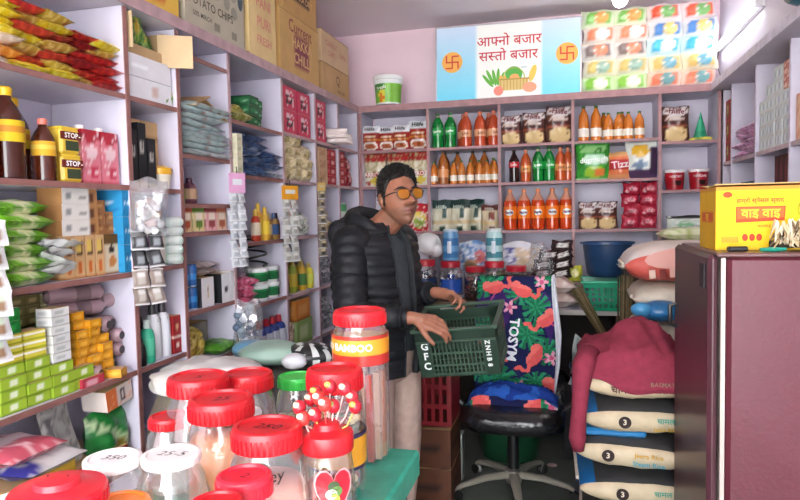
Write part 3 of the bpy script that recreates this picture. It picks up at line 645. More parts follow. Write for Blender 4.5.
ysb = Proto(lambda: MB().pouch(.12, .13, .05, art('b89a30', ('n', 3, .1, 'd8c468'), ('n', 5, .3, '6a5a20')), seed=12, wob=.01).build('yellow_packet', 'film', cat='packet'))
ysb.put((XL-.07, 2.42, .90), (-.3, .1, FL), 'crumpled yellow packet on the low shelf'); ysb.put((XL-.1, 2.35, .905), (-.1, -.3, FL+.3), 'second crumpled yellow packet behind the first')
Proto(lying('green_bundle', .16, .16, .05, art('4a8a28', ('n', 3, .2, '78b048')), 33)).put((XL-.07, 2.57, .893), (0, 0, FL), 'flat bright green bundle on the low shelf')
Proto(boxT('grey_box', .2, .1, .14, art('8a827a', ('n', 3, .3, '6a625a')), None, None, (6, 5), '8a827a')).put((XL-.18, 2.5, .891), FL, 'grey box behind the yellow packets')
# ---- bay four
gb = Proto(boxT('green_box', .1, .1, .046, art('1e5a34', ('r', -.7, .7, .3, .7, '2e7a48'), ('b', .85, 1, '164a28'), ('r', .5, .9, .3, .6, '88b890')), None, lambda u, v: '28683c', (8, 5), '1e5a34'))
for c, y in enumerate((2.90, 3.0)):
    for i in range(3): gb.put((XL-.06-.03*c, y-.02+.008*i, 1.951+i*.047), FL+.03, f'dark green box, {obot(i, 3)} of the {("left", "right")[c]} stack on the upper shelf', group='dark green boxes')
Proto(lying('olive_packet', .18, .16, .05, art('8a8a3a', ('n', 3, .1, 'b8b468'), ('n', 5, .3, 'e0d8b0')), 35)).put((XL-.07, 2.75, 1.952), (0, 0, FL), 'olive yellow packet in front of the green boxes')
Proto(lying('olive_packet', .16, .16, .04, art('a89a4a', ('n', 3, .1, 'c8c080')), 36)).put((XL-.09, 2.77, 1.99), (0, 0, FL+.3), 'pale olive packet lying on top of another olive packet')
bp_ = Proto(lying('blue_packet', .17, .22, .036, art('3a4e7a', ('n', 3, .1, '6a86b0'), ('r', -.5, .5, .1, .35, 'dce4ee'), ('n', 6, .3, '24304e')), 41))
wp_ = Proto(lying('white_blue_packet', .17, .22, .036, art('d4dce4', ('n', 3, .15, '8aa0c0'), ('r', -.5, .3, .1, .3, '4a6aa0')), 42))
k = 0
for i in range(6):
    for c, y in enumerate((2.79, 2.93, 3.08)):
        if c == 2 and i > 3: continue
        P_ = (wp_ if (i*3+c) % 4 == 2 else bp_)
        o = P_.put((XL-.11+rj.uniform(-.02, .02), y+rj.uniform(-.02, .02), 1.702+i*.033), (rj.uniform(-.1, .1), rj.uniform(0, .12), FL+rj.uniform(-.3, .3)), f'{"white" if P_ is wp_ else "blue"} film packet, layer {("one", "two", "three", "four", "five", "six")[i]} of the {("left", "middle", "right")[c]} blue pile', group='blue and white film packets'); o['category'] = 'packet'
crm = Proto(boxT('cream_pack', .05, .1, .045, art('d0ccb0', ('r', -.6, .6, .3, .7, 'a8b088')), n=(5, 4)))
for i in range(4): crm.put((XL-.03, 2.685, 1.701+i*.0455), FL, f'cream wrapped pack, {obot(i, 4)} of the column left of the blue packets', group='cream wrapped packs')
# bottles of sauce and oil
ob2 = [(2.92, .16, 'b83a20', 'd8c8b0'), (2.97, .19, 'c8922a', 'd8b83a'), (3.02, .17, 'd0a030', 'e8c840'), (3.075, .14, 'a8762a', 'c8b890'), (3.125, .14, '8a6a30', '2a4a7a'), (3.168, .14, 'a04a2a', '3a2a24')]
for i, (y, h, c, lc) in enumerate(ob2):
    o = shampoo(.024, h, c, lc if i > 2 else 'd8b030', ch=.22, lab=1, lc=lc)(); o.location = (XL-.035-.012*(i % 2), y, 1.379); o['label'] = f'small amber sauce bottle, {oleft(i, 6)} of the row under the blue packets'
def tub():
    t = thing('white_tub', '', 'tub')
    MB().lathe([(.05, 0, 'e4e8e6'), (.056, .035, '1e8a4a'), (.057, .06, 'e4e8e6'), (.058, .066, 'e4e8e6')], 16).build('tub_body', 'plastic', t)
    MB().lathe([(.061, .066, 'eef2f0'), (.061, .08, 'f2f4f2'), (.05, .084, 'f2f4f2')], 16).build('lid', 'plastic', t)
    MB().lathe([(.057, .014, '1a6a3a'), (.0585, .05, '1a6a3a')], 16, cap=False).build('label_band', 'paper', t)
    return t
tb = Proto(tub)
for c, y in enumerate((2.99, 3.115)):
    for i in range(2): tb.put((XL-.075, y, 1.071+i*.085), 0, f'white tub with green band, {("lower", "upper")[i]} {("left", "right")[c]} of four', group='white and green tubs')
pk2 = Proto(lying('pink_packet', .13, .16, .04, art('c84870', ('n', 3, .1, 'e898b0'), ('n', 6, .3, '8a2040')), 51))
for i in range(4): o = pk2.put((XL-.08, 2.79+.03*(i % 2), 1.072+i*.03), (0, .1, FL+.3*i), f'hot pink packet, {obot(i, 4)} of the pile beside the tubs', group='hot pink packets'); o['category'] = 'packet'
MB().pouch(.2, .16, .1, lambda u, v: 'ffffff', seed=4, wob=.02).build('clear_bag', 'wrap', None, (XL-.07, 2.78, 1.2), (-.3, .3, FL), label='loose clear plastic bag above the pink packets', cat='bag')
MB().tube([(.05*math.cos(a/3)*(1+.1*math.sin(a)), .09*math.sin(a/3), .006*a*.5) for a in range(0, 60)], .006, 6, '24302e').build('cable_coil', 'plastic', None, (XL-.1, 3.02, 1.245), label='coiled dark green cable on top of the white tubs', cat='cable')
dt = Proto(shampoo(.035, .17, '1e3a8a', 'b82030', sq=.15, ch=.22, lab=1, lc='d8dce8'))
for i, y in enumerate((2.93, 3.005, 3.08, 3.155)): dt.put((XL-.04, y, .801), FL, f'blue cleaner bottle with red cap, {oleft(i, 4)} of four', group='blue cleaner bottles')
t = thing('ball_bag', 'clear hanging bag of grey plastic bottles before the blue cleaner bottles', 'bag', (XL+.05, 2.62, .83))
MB().pouch(.14, .29, .1, lambda u, v: 'ffffff', n=12, m=14, seed=14, wob=.015).build('plastic_film', 'wrap', t, rot=(0, .1, FL-.4))
b = MB()
for i in range(26): b.ell((rj.uniform(-.02, .02), -.03+.06*(i % 2)+rj.uniform(-.01, .01), .03+.009*i), (.02, .022, .018), rj.choice(['8a98a4', 'a8b4bc', '68788a', 'c8ccd4', '5a6a84']), 10, 7)
b.build('bottle_pieces', 'plastic', t, kind='stuff')
# ---- bay five
pb = Proto(boxT('pink_box', .17, .1, .125, art('c8405c', ('r', -.65, .65, .2, .85, 'e8c8cc'), ('r', -.5, .5, .3, .7, '3a2a30'), ('n', 5, .1, 'c8405c'), ('r', -.3, .3, .42, .55, 'e8dcd8')), None, None, (12, 10), 'c8405c'))
for c, y in enumerate((3.32, 3.52)):
    for i in range(2): pb.put((XL-.06, y, 1.961+i*.127), FL, f'pink box with black print, {("lower", "upper")[i]} {("left", "right")[c]} in bay five', group='pink printed boxes')
for i in range(2): pb.put((XL-.06, 3.775, 1.961+i*.127), FL, f'pink box with black print beside the white candles, {("lower", "upper")[i]} one', group='pink printed boxes')
tnb = Proto(lambda: MB().pouch(.15, .09, .07, art('cbb890', ('n', 4, .1, 'e0d4b0'), ('e', 0, .5, .4, .25, 'a89868'), ('n', 6, .3, 'b09c68')), seed=6, wob=.008).build('grain_bag', 'film', cat='bag'))
k = 0
for i in range(4):
    for c, y in enumerate((3.29, 3.43, 3.58)):
        if i == 3 and c == 2: continue
        tnb.put((XL-.05+rj.uniform(-.008, .008), y, 1.702+i*.06), (rj.uniform(-.1, .1), rj.uniform(-.1, .1), FL+rj.uniform(-.1, .1)), f'cream grain bag, {("first", "second", "third", "fourth")[i]} row up, {("left", "middle", "right")[c]}', group='cream grain bags')
rb_ = Proto(lambda: MB().pouch(.14, .14, .08, art('c8ccc4', ('n', 3, .1, 'e8e8e4'), ('n', 5, .3, '6a8a58')), seed=16, wob=.02).build('plastic_packet', 'film', cat='packet'))
rb_.put((XL-.07, 3.46, 1.387), (-.2, .2, FL), 'crumpled pale packet right of the orange-topped strip'); rb_.put((XL-.06, 3.58, 1.387), (-.4, -.2, FL), 'crumpled grey-white packet on the middle shelf of bay five')
Proto(lambda: MB().pouch(.1, .15, .06, art('c8602c', ('n', 3, .1, 'e09060')), seed=17, wob=.01).build('orange_packet', 'film', cat='packet')).put((XL-.1, 3.4, 1.45), (0, .3, FL), 'small orange packet behind the pale crumpled packets')
for i, (y, h, c, lc) in enumerate(((3.27, .18, '6a6a28', '8a3a20'), (3.33, .17, '4a7a2a', 'd8c040'), (3.39, .19, '8a9a2a', 'c8b040'), (3.45, .2, 'b8902a', 'a83a20'), (3.52, .17, 'c8a02a', '4a7a3a'), (3.58, .18, 'd8c840', '6a9a3a'), (3.63, .15, 'd8d038', 'd8e060'))):
    o = shampoo(.03, h, c, '7a8a2a' if i % 2 else 'c8b060', sq=.1, ch=.18, lab=1, lc=lc)(); o.location = (XL-.06-.03*(i % 2), y, 1.061); o['label'] = f'yellow-green drink bottle, {oleft(i, 7)} of the row in bay five'
Proto(boxT('orange_tray', .2, .14, .12, art('c87a30', ('r', -.6, .6, .3, .7, 'd89858'), ('b', 0, .1, '8a4a1c')), None, None, (8, 6), 'a86428')).put((XL-.08, 3.42, .90), FL, 'orange carton on top of the green carton')
Proto(boxT('green_tray', .22, .14, .14, art('8aa868', ('r', -.6, .5, .3, .7, 'b8c898'), ('b', 0, .1, '5a7a3c')), None, None, (8, 6), '7a985a')).put((XL-.08, 3.44, .761), FL, 'pale green carton under the orange carton')
lf = Proto(lambda: MB().pouch(.1, .15, .02, art('b8a890', ('n', 4, .1, '6a4a38'), ('n', 6, .3, 'e0d8cc')), seed=18, wob=.006).build('leaflet_packet', 'film', cat='packet'))
for i in range(4): lf.put((XL-.03-.01*i, 3.24+.025*i, .762), (-.2, .25, FL-.4), f'thin mottled packet leaning left of the green carton, {ORDN[i]} from the front', group='thin mottled packets')
# ---- bays six and seven
t = thing('candle_bundle', 'bundle of long white candles jutting from the shelf', 'candle bundle', (XL-.1, 4.0, 1.97))
for i in range(9):
    MB().tube([(-.14, 0, 0), (.19, 0, 0)], .017, 8, 'e2d4d0').build('candle', 'matte', t, (.0, -.05+.036*(i % 4)-.018*(i//4 % 2), .018+.03*(i//4)), (0, 0, .25))
tc_ = Proto(boxT('card_box', .14, .1, .075, art('cba888', ('r', -.5, .5, .3, .7, 'b89070'), ('n', 4, .35, 'b08868')), n=(6, 5)))
for i in range(3): tc_.put((XL-.06, 3.80, 1.701+i*.076), FL, f'plain tan card box, {obot(i, 3)} of three stacked behind the man', group='plain tan card boxes')
rbx = Proto(boxT('red_box', .11, .1, .056, art('a82834', ('e', 0, .5, .5, .3, 'd8a0a0'), ('n', 4, .3, '7a1820')), n=(6, 5)))
for i in range(4): rbx.put((XL-.06, 3.97, 1.701+i*.057), FL, f'red printed box, {obot(i, 4)} of the column in bay six', group='red printed boxes')
for i in range(4): rbx.put((XL-.06, 4.15, 1.701+i*.057), FL, f'red printed box, {obot(i, 4)} of the column in the corner bay', group='red printed boxes')
rp = Proto(lambda: MB().pouch(.13, .12, .05, art('a01e28', ('e', 0, .5, .5, .25, 'd8a8a8'), ('n', 5, .3, '6a1018')), seed=22, wob=.008).build('red_packet', 'film', cat='packet'))
for i, (y, z) in enumerate(((4.29, 1.702), (4.4, 1.702), (4.36, 1.80))): rp.put((XL-.06, y, z), (-.15, .2*(i-1), FL), f'red foil packet in the corner, {("left", "right", "upper")[i]} one', group='red foil packets')
for i, (y, z) in enumerate(((3.78, 1.387), (3.92, 1.387), (3.84, 1.46), (3.78, 1.54))): o = tnb.put((XL-.06, y, z), (0, .1*i, FL), f'cream grain bag behind the hanging dark strip, {ORDN[i]} one', group='cream grain bags')
MB().lathe([(.04, 0, 'c8d4c8'), (.045, .01, '4aa860'), (.045, .06, 'e0e8e0'), (.045, .14, '5ab070'), (.045, .19, 'e0e8e0'), (.03, .2, '6aa878')], 16).build('green_tin', 'plastic', None, (XL-.07, 4.25, 1.386), label='green and white tin behind the man\'s shoulder', cat='tin')
MB().pouch(.1, .16, .05, art('d0d0d4', ('n', 3, .2, '8a8a90')), seed=25).build('white_packet', 'film', None, (XL-.07, 4.37, 1.386), (0, .3, FL), label='white packet leaning beside the green tin', cat='packet')
mt = Proto(lambda: MB().pouch(.15, .13, .08, art('7a7a80', ('n', 3, .1, 'b0b0b8'), ('n', 6, .25, '3a3a40')), seed=26, wob=.015).build('silver_packet', 'film', cat='packet'))
for i, (y, z) in enumerate(((3.76, 1.062), (3.93, 1.062), (3.84, 1.16), (3.78, .762), (3.94, .762), (3.86, .85))): mt.put((XL-.06, y, z), (-.1, .15*(i % 3-1), FL), f'crumpled silver packet behind the man, {ORDN[i]} one', group='crumpled silver packets')
# ---- cartons on top of the left unit
def topbox(w, h, d, c, name, label, y, z=2.285, rz=0.0, x=-1.5, txt=(), extra=()):
    t = thing(name, label, 'carton', (x-d/2-.01, y, z), FL+rz)
    MB().pbox(w, d, h, art(c, ('n', 2, .35, c), *extra), None, None, (16, 12), c).build('carton_body', 'paper', t)
    if txt:
        for s_, sz, col, px, pz, b_, ro in txt: ltr(MB(), s_, sz, col, (px, -d/2-.002, pz), b_, ro).build('lettering', 'ink', t)
    MB().box((0, -d/2-.001, h*.985), (w, .001, .004), 'a88858').build('tape', 'paper', t)
    return t
t = topbox(.5, .42, .3, 'b4ac98', 'chips_carton', 'grey potato chips carton tilted on top of the left shelves', 2.61, txt=(('POTATO CHIPS', .052, '4a463e', -.04, .13, .006, 0), ('50% MIRCH', .03, '5a564c', -.12, .075, .003, 0)))
for px, pz, rx, rz_, c_ in ((.09, .2, .028, .038, '9a9486'), (.15, .25, .03, .035, '9a9486'), (.155, .165, .03, .03, '9a9486'), (.215, .25, .026, .055, '4e5a62')): MB().ell((px, -.151, pz), (rx, .001, rz_), c_, 16, 6).build('printed_picture', 'ink', t)
for px in (.0, .15): MB().box((px, -.151, .06), (.045, .001, .035), '8a8474').build('printed_square', 'ink', t)
b = MB(); b.ell((-.03, -.151, .26), (.09, .001, .085), '55514a', 24, 6); b.ell((-.03, -.152, .265), (.078, .001, .075), 'b4ac98', 24, 6)
b.build('printed_ring', 'ink', t)
topbox(.25, .36, .3, 'd8b04a', 'orange_carton', 'orange carton at the top left picture edge', 2.19, extra=(('e', 0, .3, .5, .2, 'c8743a'),))
topbox(.3, .42, .3, 'e0c48c', 'yellow_carton', 'pale yellow carton with pink print next to the chips carton', 3.06, txt=(('PANI', .075, 'd89080', .01, .30, .02, 0), ('PURI', .075, 'd89080', .01, .2, .02, 0), ('FRESH', .06, 'd89080', .01, .11, .02, 0)))
topbox(.56, .36, .3, 'c8a064', 'noodle_carton', 'large brown carton with plum lettered panel on the left shelves', 3.54, txt=(('Current', .10, '8a4a4a', 0, .29, .008, 0), ('HAKKA', .085, 'd8b078', .02, .205, .02, 0), ('CHILLI', .085, 'd8b078', .02, .12, .02, 0)), extra=(('r', -.32, .5, .18, .7, '8a4450'),))
topbox(.48, .3, .3, 'c49a60', 'noodle_carton', 'brown carton with dark lettered panel stacked on the plum-panelled carton', 3.56, 2.647, txt=(('Current', .10, '4a3a38', .0, .22, .012, 0), ('HAKKA DRY', .055, 'd8b078', .02, .12, .016, 0)), extra=(('r', -.5, .6, .27, .52, '4a3430'),))
topbox(.5, .2, .3, 'c09a6c', 'brown_carton', 'lower plain brown carton beside the bucket', 4.14, 2.285, txt=(('KEEP DRY', .035, '6a5038', .08, .05, .006, 0), ('Q', .09, '6a5038', .02, .12, .006, 0)))
topbox(.52, .2, .31, 'd0b08c', 'pale_carton', 'upper pale carton with faint red print beside the bucket', 4.13, 2.488, txt=(('CURRENT', .05, 'c07a70', -.08, .13, .01, 0), ('CHIPS', .05, 'c07a70', -.08, .07, .01, 0), ('RARA', .05, 'c07a70', .14, .1, .01, 0)))
b = MB().pouch(.22, .14, .12, art('8a9aa4', ('n', 3, .1, '5a7a8a'), ('n', 5, .3, 'd8d8d8')), seed=31, wob=.02); b.build('blue_grey_bag', 'film', None, (XL-.16, 3.2, 2.71), (0, 0, FL), label='blue-grey crumpled bag on top of the cartons', cat='bag')
# ================================================================== BACK SHELVES (goods look towards -y)
def deva(units, size, gap=.0):
    """Devanagari word from single letters; (letter, share of width kept) trims the stem off half letters"""
    out_v = []; out_f = []; x = 0.0
    for ch, keep in units:
        if ch == ' ': x += .3; continue
        v, f = glyphs(ch, 1.0, .010)
        bm = bmesh.new(); vv = [bm.verts.new(p) for p in v]
        for q in f:
            try: bm.faces.new([vv[i] for i in q])
            except ValueError: pass
        x0 = min(p[0] for p in v); x1 = max(p[0] for p in v)
        if keep < 1:
            bmesh.ops.bisect_plane(bm, geom=bm.verts[:]+bm.edges[:]+bm.faces[:], plane_co=(x0+(x1-x0)*keep, 0, 0), plane_no=(1, 0, 0), clear_outer=True)
        bm.verts.index_update(); o = len(out_v)
        out_v += [((q.co.x-x0+x), 0.0, q.co.z) for q in bm.verts]; out_f += [tuple(q.index+o for q in fc.verts) for fc in bm.faces]
        x += (x1-x0)*keep-.02+gap; bm.free()
    # letters are centred one by one: line their head strokes up
    return [((a-x/2)*size, 0.0, c*size) for a, b, c in out_v], out_f
def dglyph(word, size):
    """one Devanagari run set by the font itself"""
    return glyphs(word, size, .02)
def addtext(mb, vf, col, at, mtx=None):
    v, f = vf
    mb.add([(a+at[0], at[1], c+at[2]) for a, b, c in v], f, col, False, mtx)

# ---- soft drink bottles
def soda(r, h, liq, cap, lab, word=None, wc='ffffff', l0=.32, l1=.56, glassy=True, fill=.86, empty='d8b8a8', wsz=.032):
    def fn():
        t = thing('drink_bottle', '', 'bottle')
        P = [(r*.72, 0, liq), (r*.95, .015*h, liq), (r, .08*h, liq), (r*.96, .2*h, liq), (r*.97, l0*h, liq), (r*.98, l1*h, liq), (r, (l1+.06)*h, liq), (r*.86, .72*h, liq if fill > .75 else empty), (r*.6, .81*h, liq if fill > .82 else empty), (r*.36, .88*h, empty if fill < .9 else liq), (r*.3, .93*h, empty)]
        MB().lathe(P, 16).build('bottle_body', 'liquid', t)
        MB().lathe([(r*.34, .93*h, cap), (r*.35, .985*h, cap), (r*.28, h, cap)], 12).build('cap', 'plastic', t)
        if lab: MB().lathe([(r*1.02, l0*h, lab), (r*1.02, (l0+l1)/2*h, lab), (r*1.025, l1*h, lab)], 16, cap=False).build('label_sleeve', 'film', t)
        if word:
            l = MB()
            if lab == 'e8791e':
                l.lathe([(.001, 0, 'eef2ee'), (r*.62, 0, 'eef2ee')], 14, False, Matrix.Translation((0, -r*1.0, (l0+l1)/2*h)) @ Matrix.Rotation(PI/2, 4, 'X') @ Matrix.Diagonal((1.05, .75, 1, 1)), cap=False)
                v = [(r*1.04*math.sin(x/r), -r*1.04*math.cos(x/r), z) for x, y, z in l.v]; l.v = v
            ltr(l, word, wsz, wc, (0, 0, (l0+l1)/2*h), .025, .08, wrap=r*1.06)
            l.build('lettering', 'ink', t)
        return t
    return fn
zA, zB, zC = 1.966, 1.705, 1.371
SPR = Proto(soda(.042, .25, '0f8a38', '1c6a30', '16963f', 'Sprite', 'eef6ee', .36, .58, wsz=.026))
RED = Proto(soda(.043, .245, 'cc5230', 'd8765c', 'd8a078', 'Juice', '7a2a1c', .28, .48, empty='d89880', wsz=.026))
ORJ = Proto(soda(.034, .225, 'd87a28', '2a5a2a', 'e4dcd0', None, 'ffffff', .12, .36, fill=.95, empty='d88a40'))
ORS = Proto(soda(.029, .165, 'dc8030', '2a6a30', 'e4dccc', None, 'ffffff', .14, .38, fill=.95, empty='d88a40'))
AMB = Proto(soda(.037, .24, 'b8682c', '2a2a20', 'd8905a', None, 'ffffff', .2, .45, fill=.95, empty='b06a30'))
COK = Proto(soda(.036, .225, '2a1210', '2a1414', 'c01820', 'Coke', 'f4ecec', .45, .62, fill=.95, empty='3a1a14', wsz=.024))
FAN = Proto(soda(.047, .285, 'd8481a', 'e0885c', 'e8791e', 'Fanta', '1c2f6a', .28, .58, fill=.7, empty='dc9a80', wsz=.028))
ORB = Proto(soda(.036, .225, 'd05a28', 'd88058', 'e09858', 'Juice', '7a2a1c', .3, .5, empty='d89880', wsz=.022))
for i, x in enumerate((-.905, -.815)): SPR.put((x, 4.58, zA), 0, f'green lemon soda bottle, {("left", "right")[i]} of two on the top row')
for i, (x, y) in enumerate(((-.70, 4.57), (-.60, 4.57), (-.505, 4.57), (-.735, 4.67), (-.55, 4.67))): RED.put((x, y, zA), .3*i, f'red-orange drink bottle on the top row, {oleft(i, 3)} in front' if i < 3 else f'red-orange drink bottle behind the front row, {("left", "right")[i-3]} one', group='red-orange bottles on the top row')
for i, x in enumerate((-.875, -.78, -.67, -.585)): AMB.put((x, 4.67, zB), 0, f'taller amber bottle with dark cap, {oleft(i, 4)} in the back row', group='taller amber bottles')
AMB.put((-.865, 4.545, zB), 0, 'taller amber bottle standing among the small front bottles')
for i, x in enumerate((-.935, -.795, -.735, -.675, -.61, -.555, -.5)): ORS.put((x, 4.56+.012*(i % 2), zB), 0, f'small orange juice bottle, {oleft(i, 7)} in the second-row line', group='small orange juice bottles')
ORS.put((-.52, 4.66, zB), 0, 'small orange juice bottle behind the rightmost of the line', scale=1.12)
COK.put((-.365, 4.57, zB), 0, 'dark cola bottle with red label beside the green bottles')
ORB.put((-.285, 4.58, zB), 0, 'orange drink bottle between the cola and green bottles')
for i, x in enumerate((-.2, -.125)): SPR.put((x, 4.57, zB), .2*i, f'green lemon soda bottle on the second row, {("left", "right")[i]} of two', scale=.95)
for i, x in enumerate((-.05, .0)): ORB.put((x, 4.57+.03*i, zB), .2, f'orange drink bottle right of the green bottles, {("left", "right")[i]} one', scale=1.02, group='orange bottles right of the green ones')
for i, x in enumerate((-.395, -.299, -.203, -.107, -.012)): FAN.put((x, 4.575, zC), .05*(i-2), f'large orange soda bottle with blue lettering, {oleft(i, 5)} of five', group='large orange soda bottles')
for i, x in enumerate((.105, .185)): ORJ.put((x, 4.575, zA), 0, f'larger orange juice bottle on the top row, {("left", "right")[i]} of two', scale=1.06, group='larger orange juice bottles')
for i, x in enumerate((.265, .33, .392, .462)): ORS.put((x, 4.57, zA), 0, f'small orange juice bottle on the top row, {oleft(i, 4)} of the front four', scale=1.12, group='small orange juice bottles on the top row')
for i, x in enumerate((.24, .36)): ORS.put((x, 4.67, zA), 0, f'small orange juice bottle behind the top row, {("left", "right")[i]} one', scale=1.22, group='small orange juice bottles on the top row')
# ---- upright pouches
def snack(name, w, h, t_, a, word=None, wc='ffffff', wz=.7, ws=.04, seed=1, fb=False, rot=0.0):
    def fn():
        t = thing(name, '', 'snack pack')
        MB().pouch(w, h, t_, a, n=14, m=16, seed=seed, wob=.005, flatbase=fb).build('pouch', 'film', t)
        if word:
            l = MB(); ltr(l, word, ws, wc, (0, -t_/2-.006, wz*h), .02, rot); l.build('lettering', 'ink', t)
        return t
    return fn
hl = Proto(snack('noodle_pack', .135, .18, .06, art('9a2018', ('b', .72, 1, 'dfe2e6'), ('b', .38, .5, 'c8842a'), ('e', 0, .2, .8, .17, 'e4dcd0'), ('e', 0, .2, .6, .11, 'a8542a'), ('r', -.6, .6, .52, .6, 'e0c8a0')), 'Hilife', '2a2a30', .85, .036, 3))
for i, (x, s) in enumerate(((-1.405, 1.03), (-1.285, .98), (-1.175, 1.0), (-1.045, 1.14))): hl.put((x, 4.56+.01*(i % 2), zA), 0, f'red noodle pack with white top, {oleft(i, 4)} of four', scale=s, group='red and white noodle packs')
cl = Proto(snack('chips_bag', .175, .25, .07, art('c8bca0', ('b', .74, 1, 'a01e20'), ('n', 5, .15, 'a89870'), ('b', 0, .42, 'd8d4c4'), ('e', -.1, .34, .7, .09, 'b8242a'), ('e', .1, .16, .5, .1, 'd0b840'), ('e', -.55, .1, .2, .06, 'a02830')), 'ARROZ', 'f0e8e0', .34, .04, 5))
for i, x in enumerate((-1.385, -1.21, -1.045)): cl.put((x, 4.57, zB), .04*(i-1), f'red-topped cream snack bag, {oleft(i, 3)} of three behind the man', group='red-topped cream bags')
rk = Proto(snack('candy_bag', .17, .2, .07, art('c01e30', ('e', 0, .45, .6, .28, 'd8c048'), ('e', 0, .3, .5, .2, '9ab048'), ('n', 5, .25, 'e8d8c8')), seed=6))
rk.put((-1.05, 4.57, zC), .1, 'red candy bag with yellow print beside the man\'s chin'); rk.put((-1.25, 4.58, zC), 0, 'red candy bag hidden behind the man\'s head')
dg_ = Proto(snack('rice_pack', .15, .225, .08, art('ccc8b0', ('b', .72, 1, '1e3a36'), ('r', .05, .55, .4, .72, '2a4a42'), ('b', .24, .36, 'c8b48a'), ('r', -.25, .3, 0, .18, '1c3c24')), 'Hilife', 'b8c8b8', .76, .038, 7, True))
for i, x in enumerate((-.885, -.755)): dg_.put((x, 4.58, zC), .05-.1*i, f'cream pack with dark green top, {("left", "right")[i]} of the front two')
dg_.put((-.655, 4.66, zC), -.3, 'cream pack with dark green top standing behind the others')
Proto(snack('rice_pack', .12, .18, .07, art('d0c0a0', ('b', .78, 1, '5a2a22'), ('r', .0, .6, .42, .75, '7a3a2c'), ('b', .2, .36, 'd8c08a'), ('r', -.1, .6, 0, .14, '6a3022')), 'Hilife', 'd8c8b8', .84, .03, 8, True)).put((-.54, 4.58, zC), 0, 'shorter cream pack with brown top and brown windows')
hb = Proto(snack('popcorn_pack', .16, .215, .08, art('4a2420', ('e', 0, .86, .95, .14, 'd8d0d0'), ('e', -.1, .64, .7, .07, 'c8b8b0'), ('b', .42, .47, '9a5038'), ('e', 0, .2, .85, .23, 'd8bc88'), ('n', 6, .38, '7a4a2a')), 'Hilife', '6a1a2a', .84, .042, 9, rot=-.12))
for i, (x, s) in enumerate(((-.385, .95), (-.225, 1.0), (-.055, 1.14))): hb.put((x, 4.57, zA), .03*i, f'dark brown pack with pale top and popcorn print, {oleft(i, 3)} of three', scale=s, group='brown popcorn packs top row')
for i, x in enumerate((.135, .255)): hb.put((x, 4.58, zC), 0, f'small dark brown popcorn pack on the third row, {("left", "right")[i]} of two', scale=.86)
hb.put((.685, 4.58, 1.936), 0, 'dark brown popcorn pack beside the party hat', scale=1.08)
Proto(snack('green_chips_bag', .225, .255, .09, art('3a9a34', ('r', -.8, .8, .72, .92, '8ac078'), ('n', 4, .22, '2a7a28'), ('e', .1, .52, .8, .14, 'b8dcc0'), ('e', .1, .2, .6, .16, '9ac038'), ('r', .1, .7, .1, .3, 'd8783a'), ('b', 0, .05, 'b8d8b0')), 'dugmugh', 'f0f6f0', .52, .05, 11, rot=.08)).put((.165, 4.57, zB), .05, 'large green chips bag on the second row')
Proto(snack('orange_chips_bag', .15, .18, .07, art('d8784a', ('r', -.95, .95, .32, .72, 'b82a34'), ('b', 0, .18, 'd09060'), ('b', .85, 1, 'd8a068')), 'Tizz', 'f0d8d8', .52, .065, 12, rot=.1)).put((.335, 4.57, zB), 0, 'small orange chips bag with red lettered panel')
Proto(snack('purple_chips_bag', .21, .26, .09, art('d8dcd4', ('e', -.1, .7, .55, .16, 'd8a820'), ('b', 0, .2, '4a3050'), ('r', .55, 1, .1, .8, '3a2440'), ('e', -.1, .34, .5, .1, '7a90a8'), ('b', .9, 1, '8a8480')), seed=13)).put((.475, 4.57, zB), -.05, 'white and purple chips bag with yellow sun print')
rr = Proto(lambda: MB().pouch(.115, .09, .05, art('a82038', ('e', 0, .5, .6, .25, 'c84a60'), ('r', -.4, .4, .35, .6, 'd89aa0'), ('n', 5, .3, '7a1428')), seed=14, wob=.006).build('red_candy_packet', 'film', cat='candy packet'))
for r in range(4):
    for c in range(2): rr.put((.405+.11*c+.01*(r % 2), 4.57, zC+.001+r*.073), (rj.uniform(-.15, 0), rj.uniform(-.06, .06), rj.uniform(-.1, .1)), f'crimson candy packet, {("lowest", "second", "third", "highest")[r]} row {("left", "right")[c]}', group='crimson candy packets')
# ---- corner bay
t = thing('party_hat', 'green foil party hat with yellow frill', 'party hat', (.835, 4.56, 1.936))
MB().lathe([(.052, .0, '1f8a66'), (.034, .06, '2aa078'), (.014, .135, '239070'), (.001, .185, '2aa880')], 16).build('cone', 'film', t)
b = MB()
for i in range(26): a = i*2*PI/26; b.box((.058*math.cos(a), .058*math.sin(a), .008+.004*(i % 2)), (.022, .012, .012), rj.choice(['b8b828', 'd8c838', '88a028']), Matrix.Identity(4))
b.build('frill', 'film', t, kind='stuff')
def bucket():
    t = thing('candy_bucket', '', 'bucket')
    MB().lathe([(.052, 0, '9c1422'), (.058, .06, 'a81826'), (.062, .118, 'a81826')], 18).build('bucket_body', 'plastic', t)
    MB().lathe([(.066, .112, 'e4dee0'), (.066, .13, 'ece8e8'), (.05, .134, 'ece8e8')], 18).build('lid', 'plastic', t)
    l = MB(); ltr(l, 'NESCAFE', .02, 'e8dcdc', (0, 0, .085), .015, wrap=.0625)
    l.add([(.0615*math.sin(.25+a*.5), -.0615*math.cos(.25+a*.5), .045+b_*.02) for a, b_ in ((-.5, -.8), (.5, -.8), (.7, .7), (-.7, .7))], [(0, 1, 2, 3)], '2a1210'); l.build('lettering', 'ink', t)
    return t
bk = Proto(bucket)
for i, x in enumerate((.68, .825)): bk.put((x, 4.565, 1.621), 0, f'red plastic bucket with white lid, {("left", "right")[i]} of two')
Proto(snack('flour_bag', .27, .12, .09, art('c8d4c8', ('e', -.2, .5, .4, .2, '8ac090'), ('b', .85, 1, '3a3a3a'), ('n', 4, .3, 'e0e4dc')), seed=15)).put((.76, 4.54, 1.331), 0, 'pale green-white bag in the corner bay under the buckets')
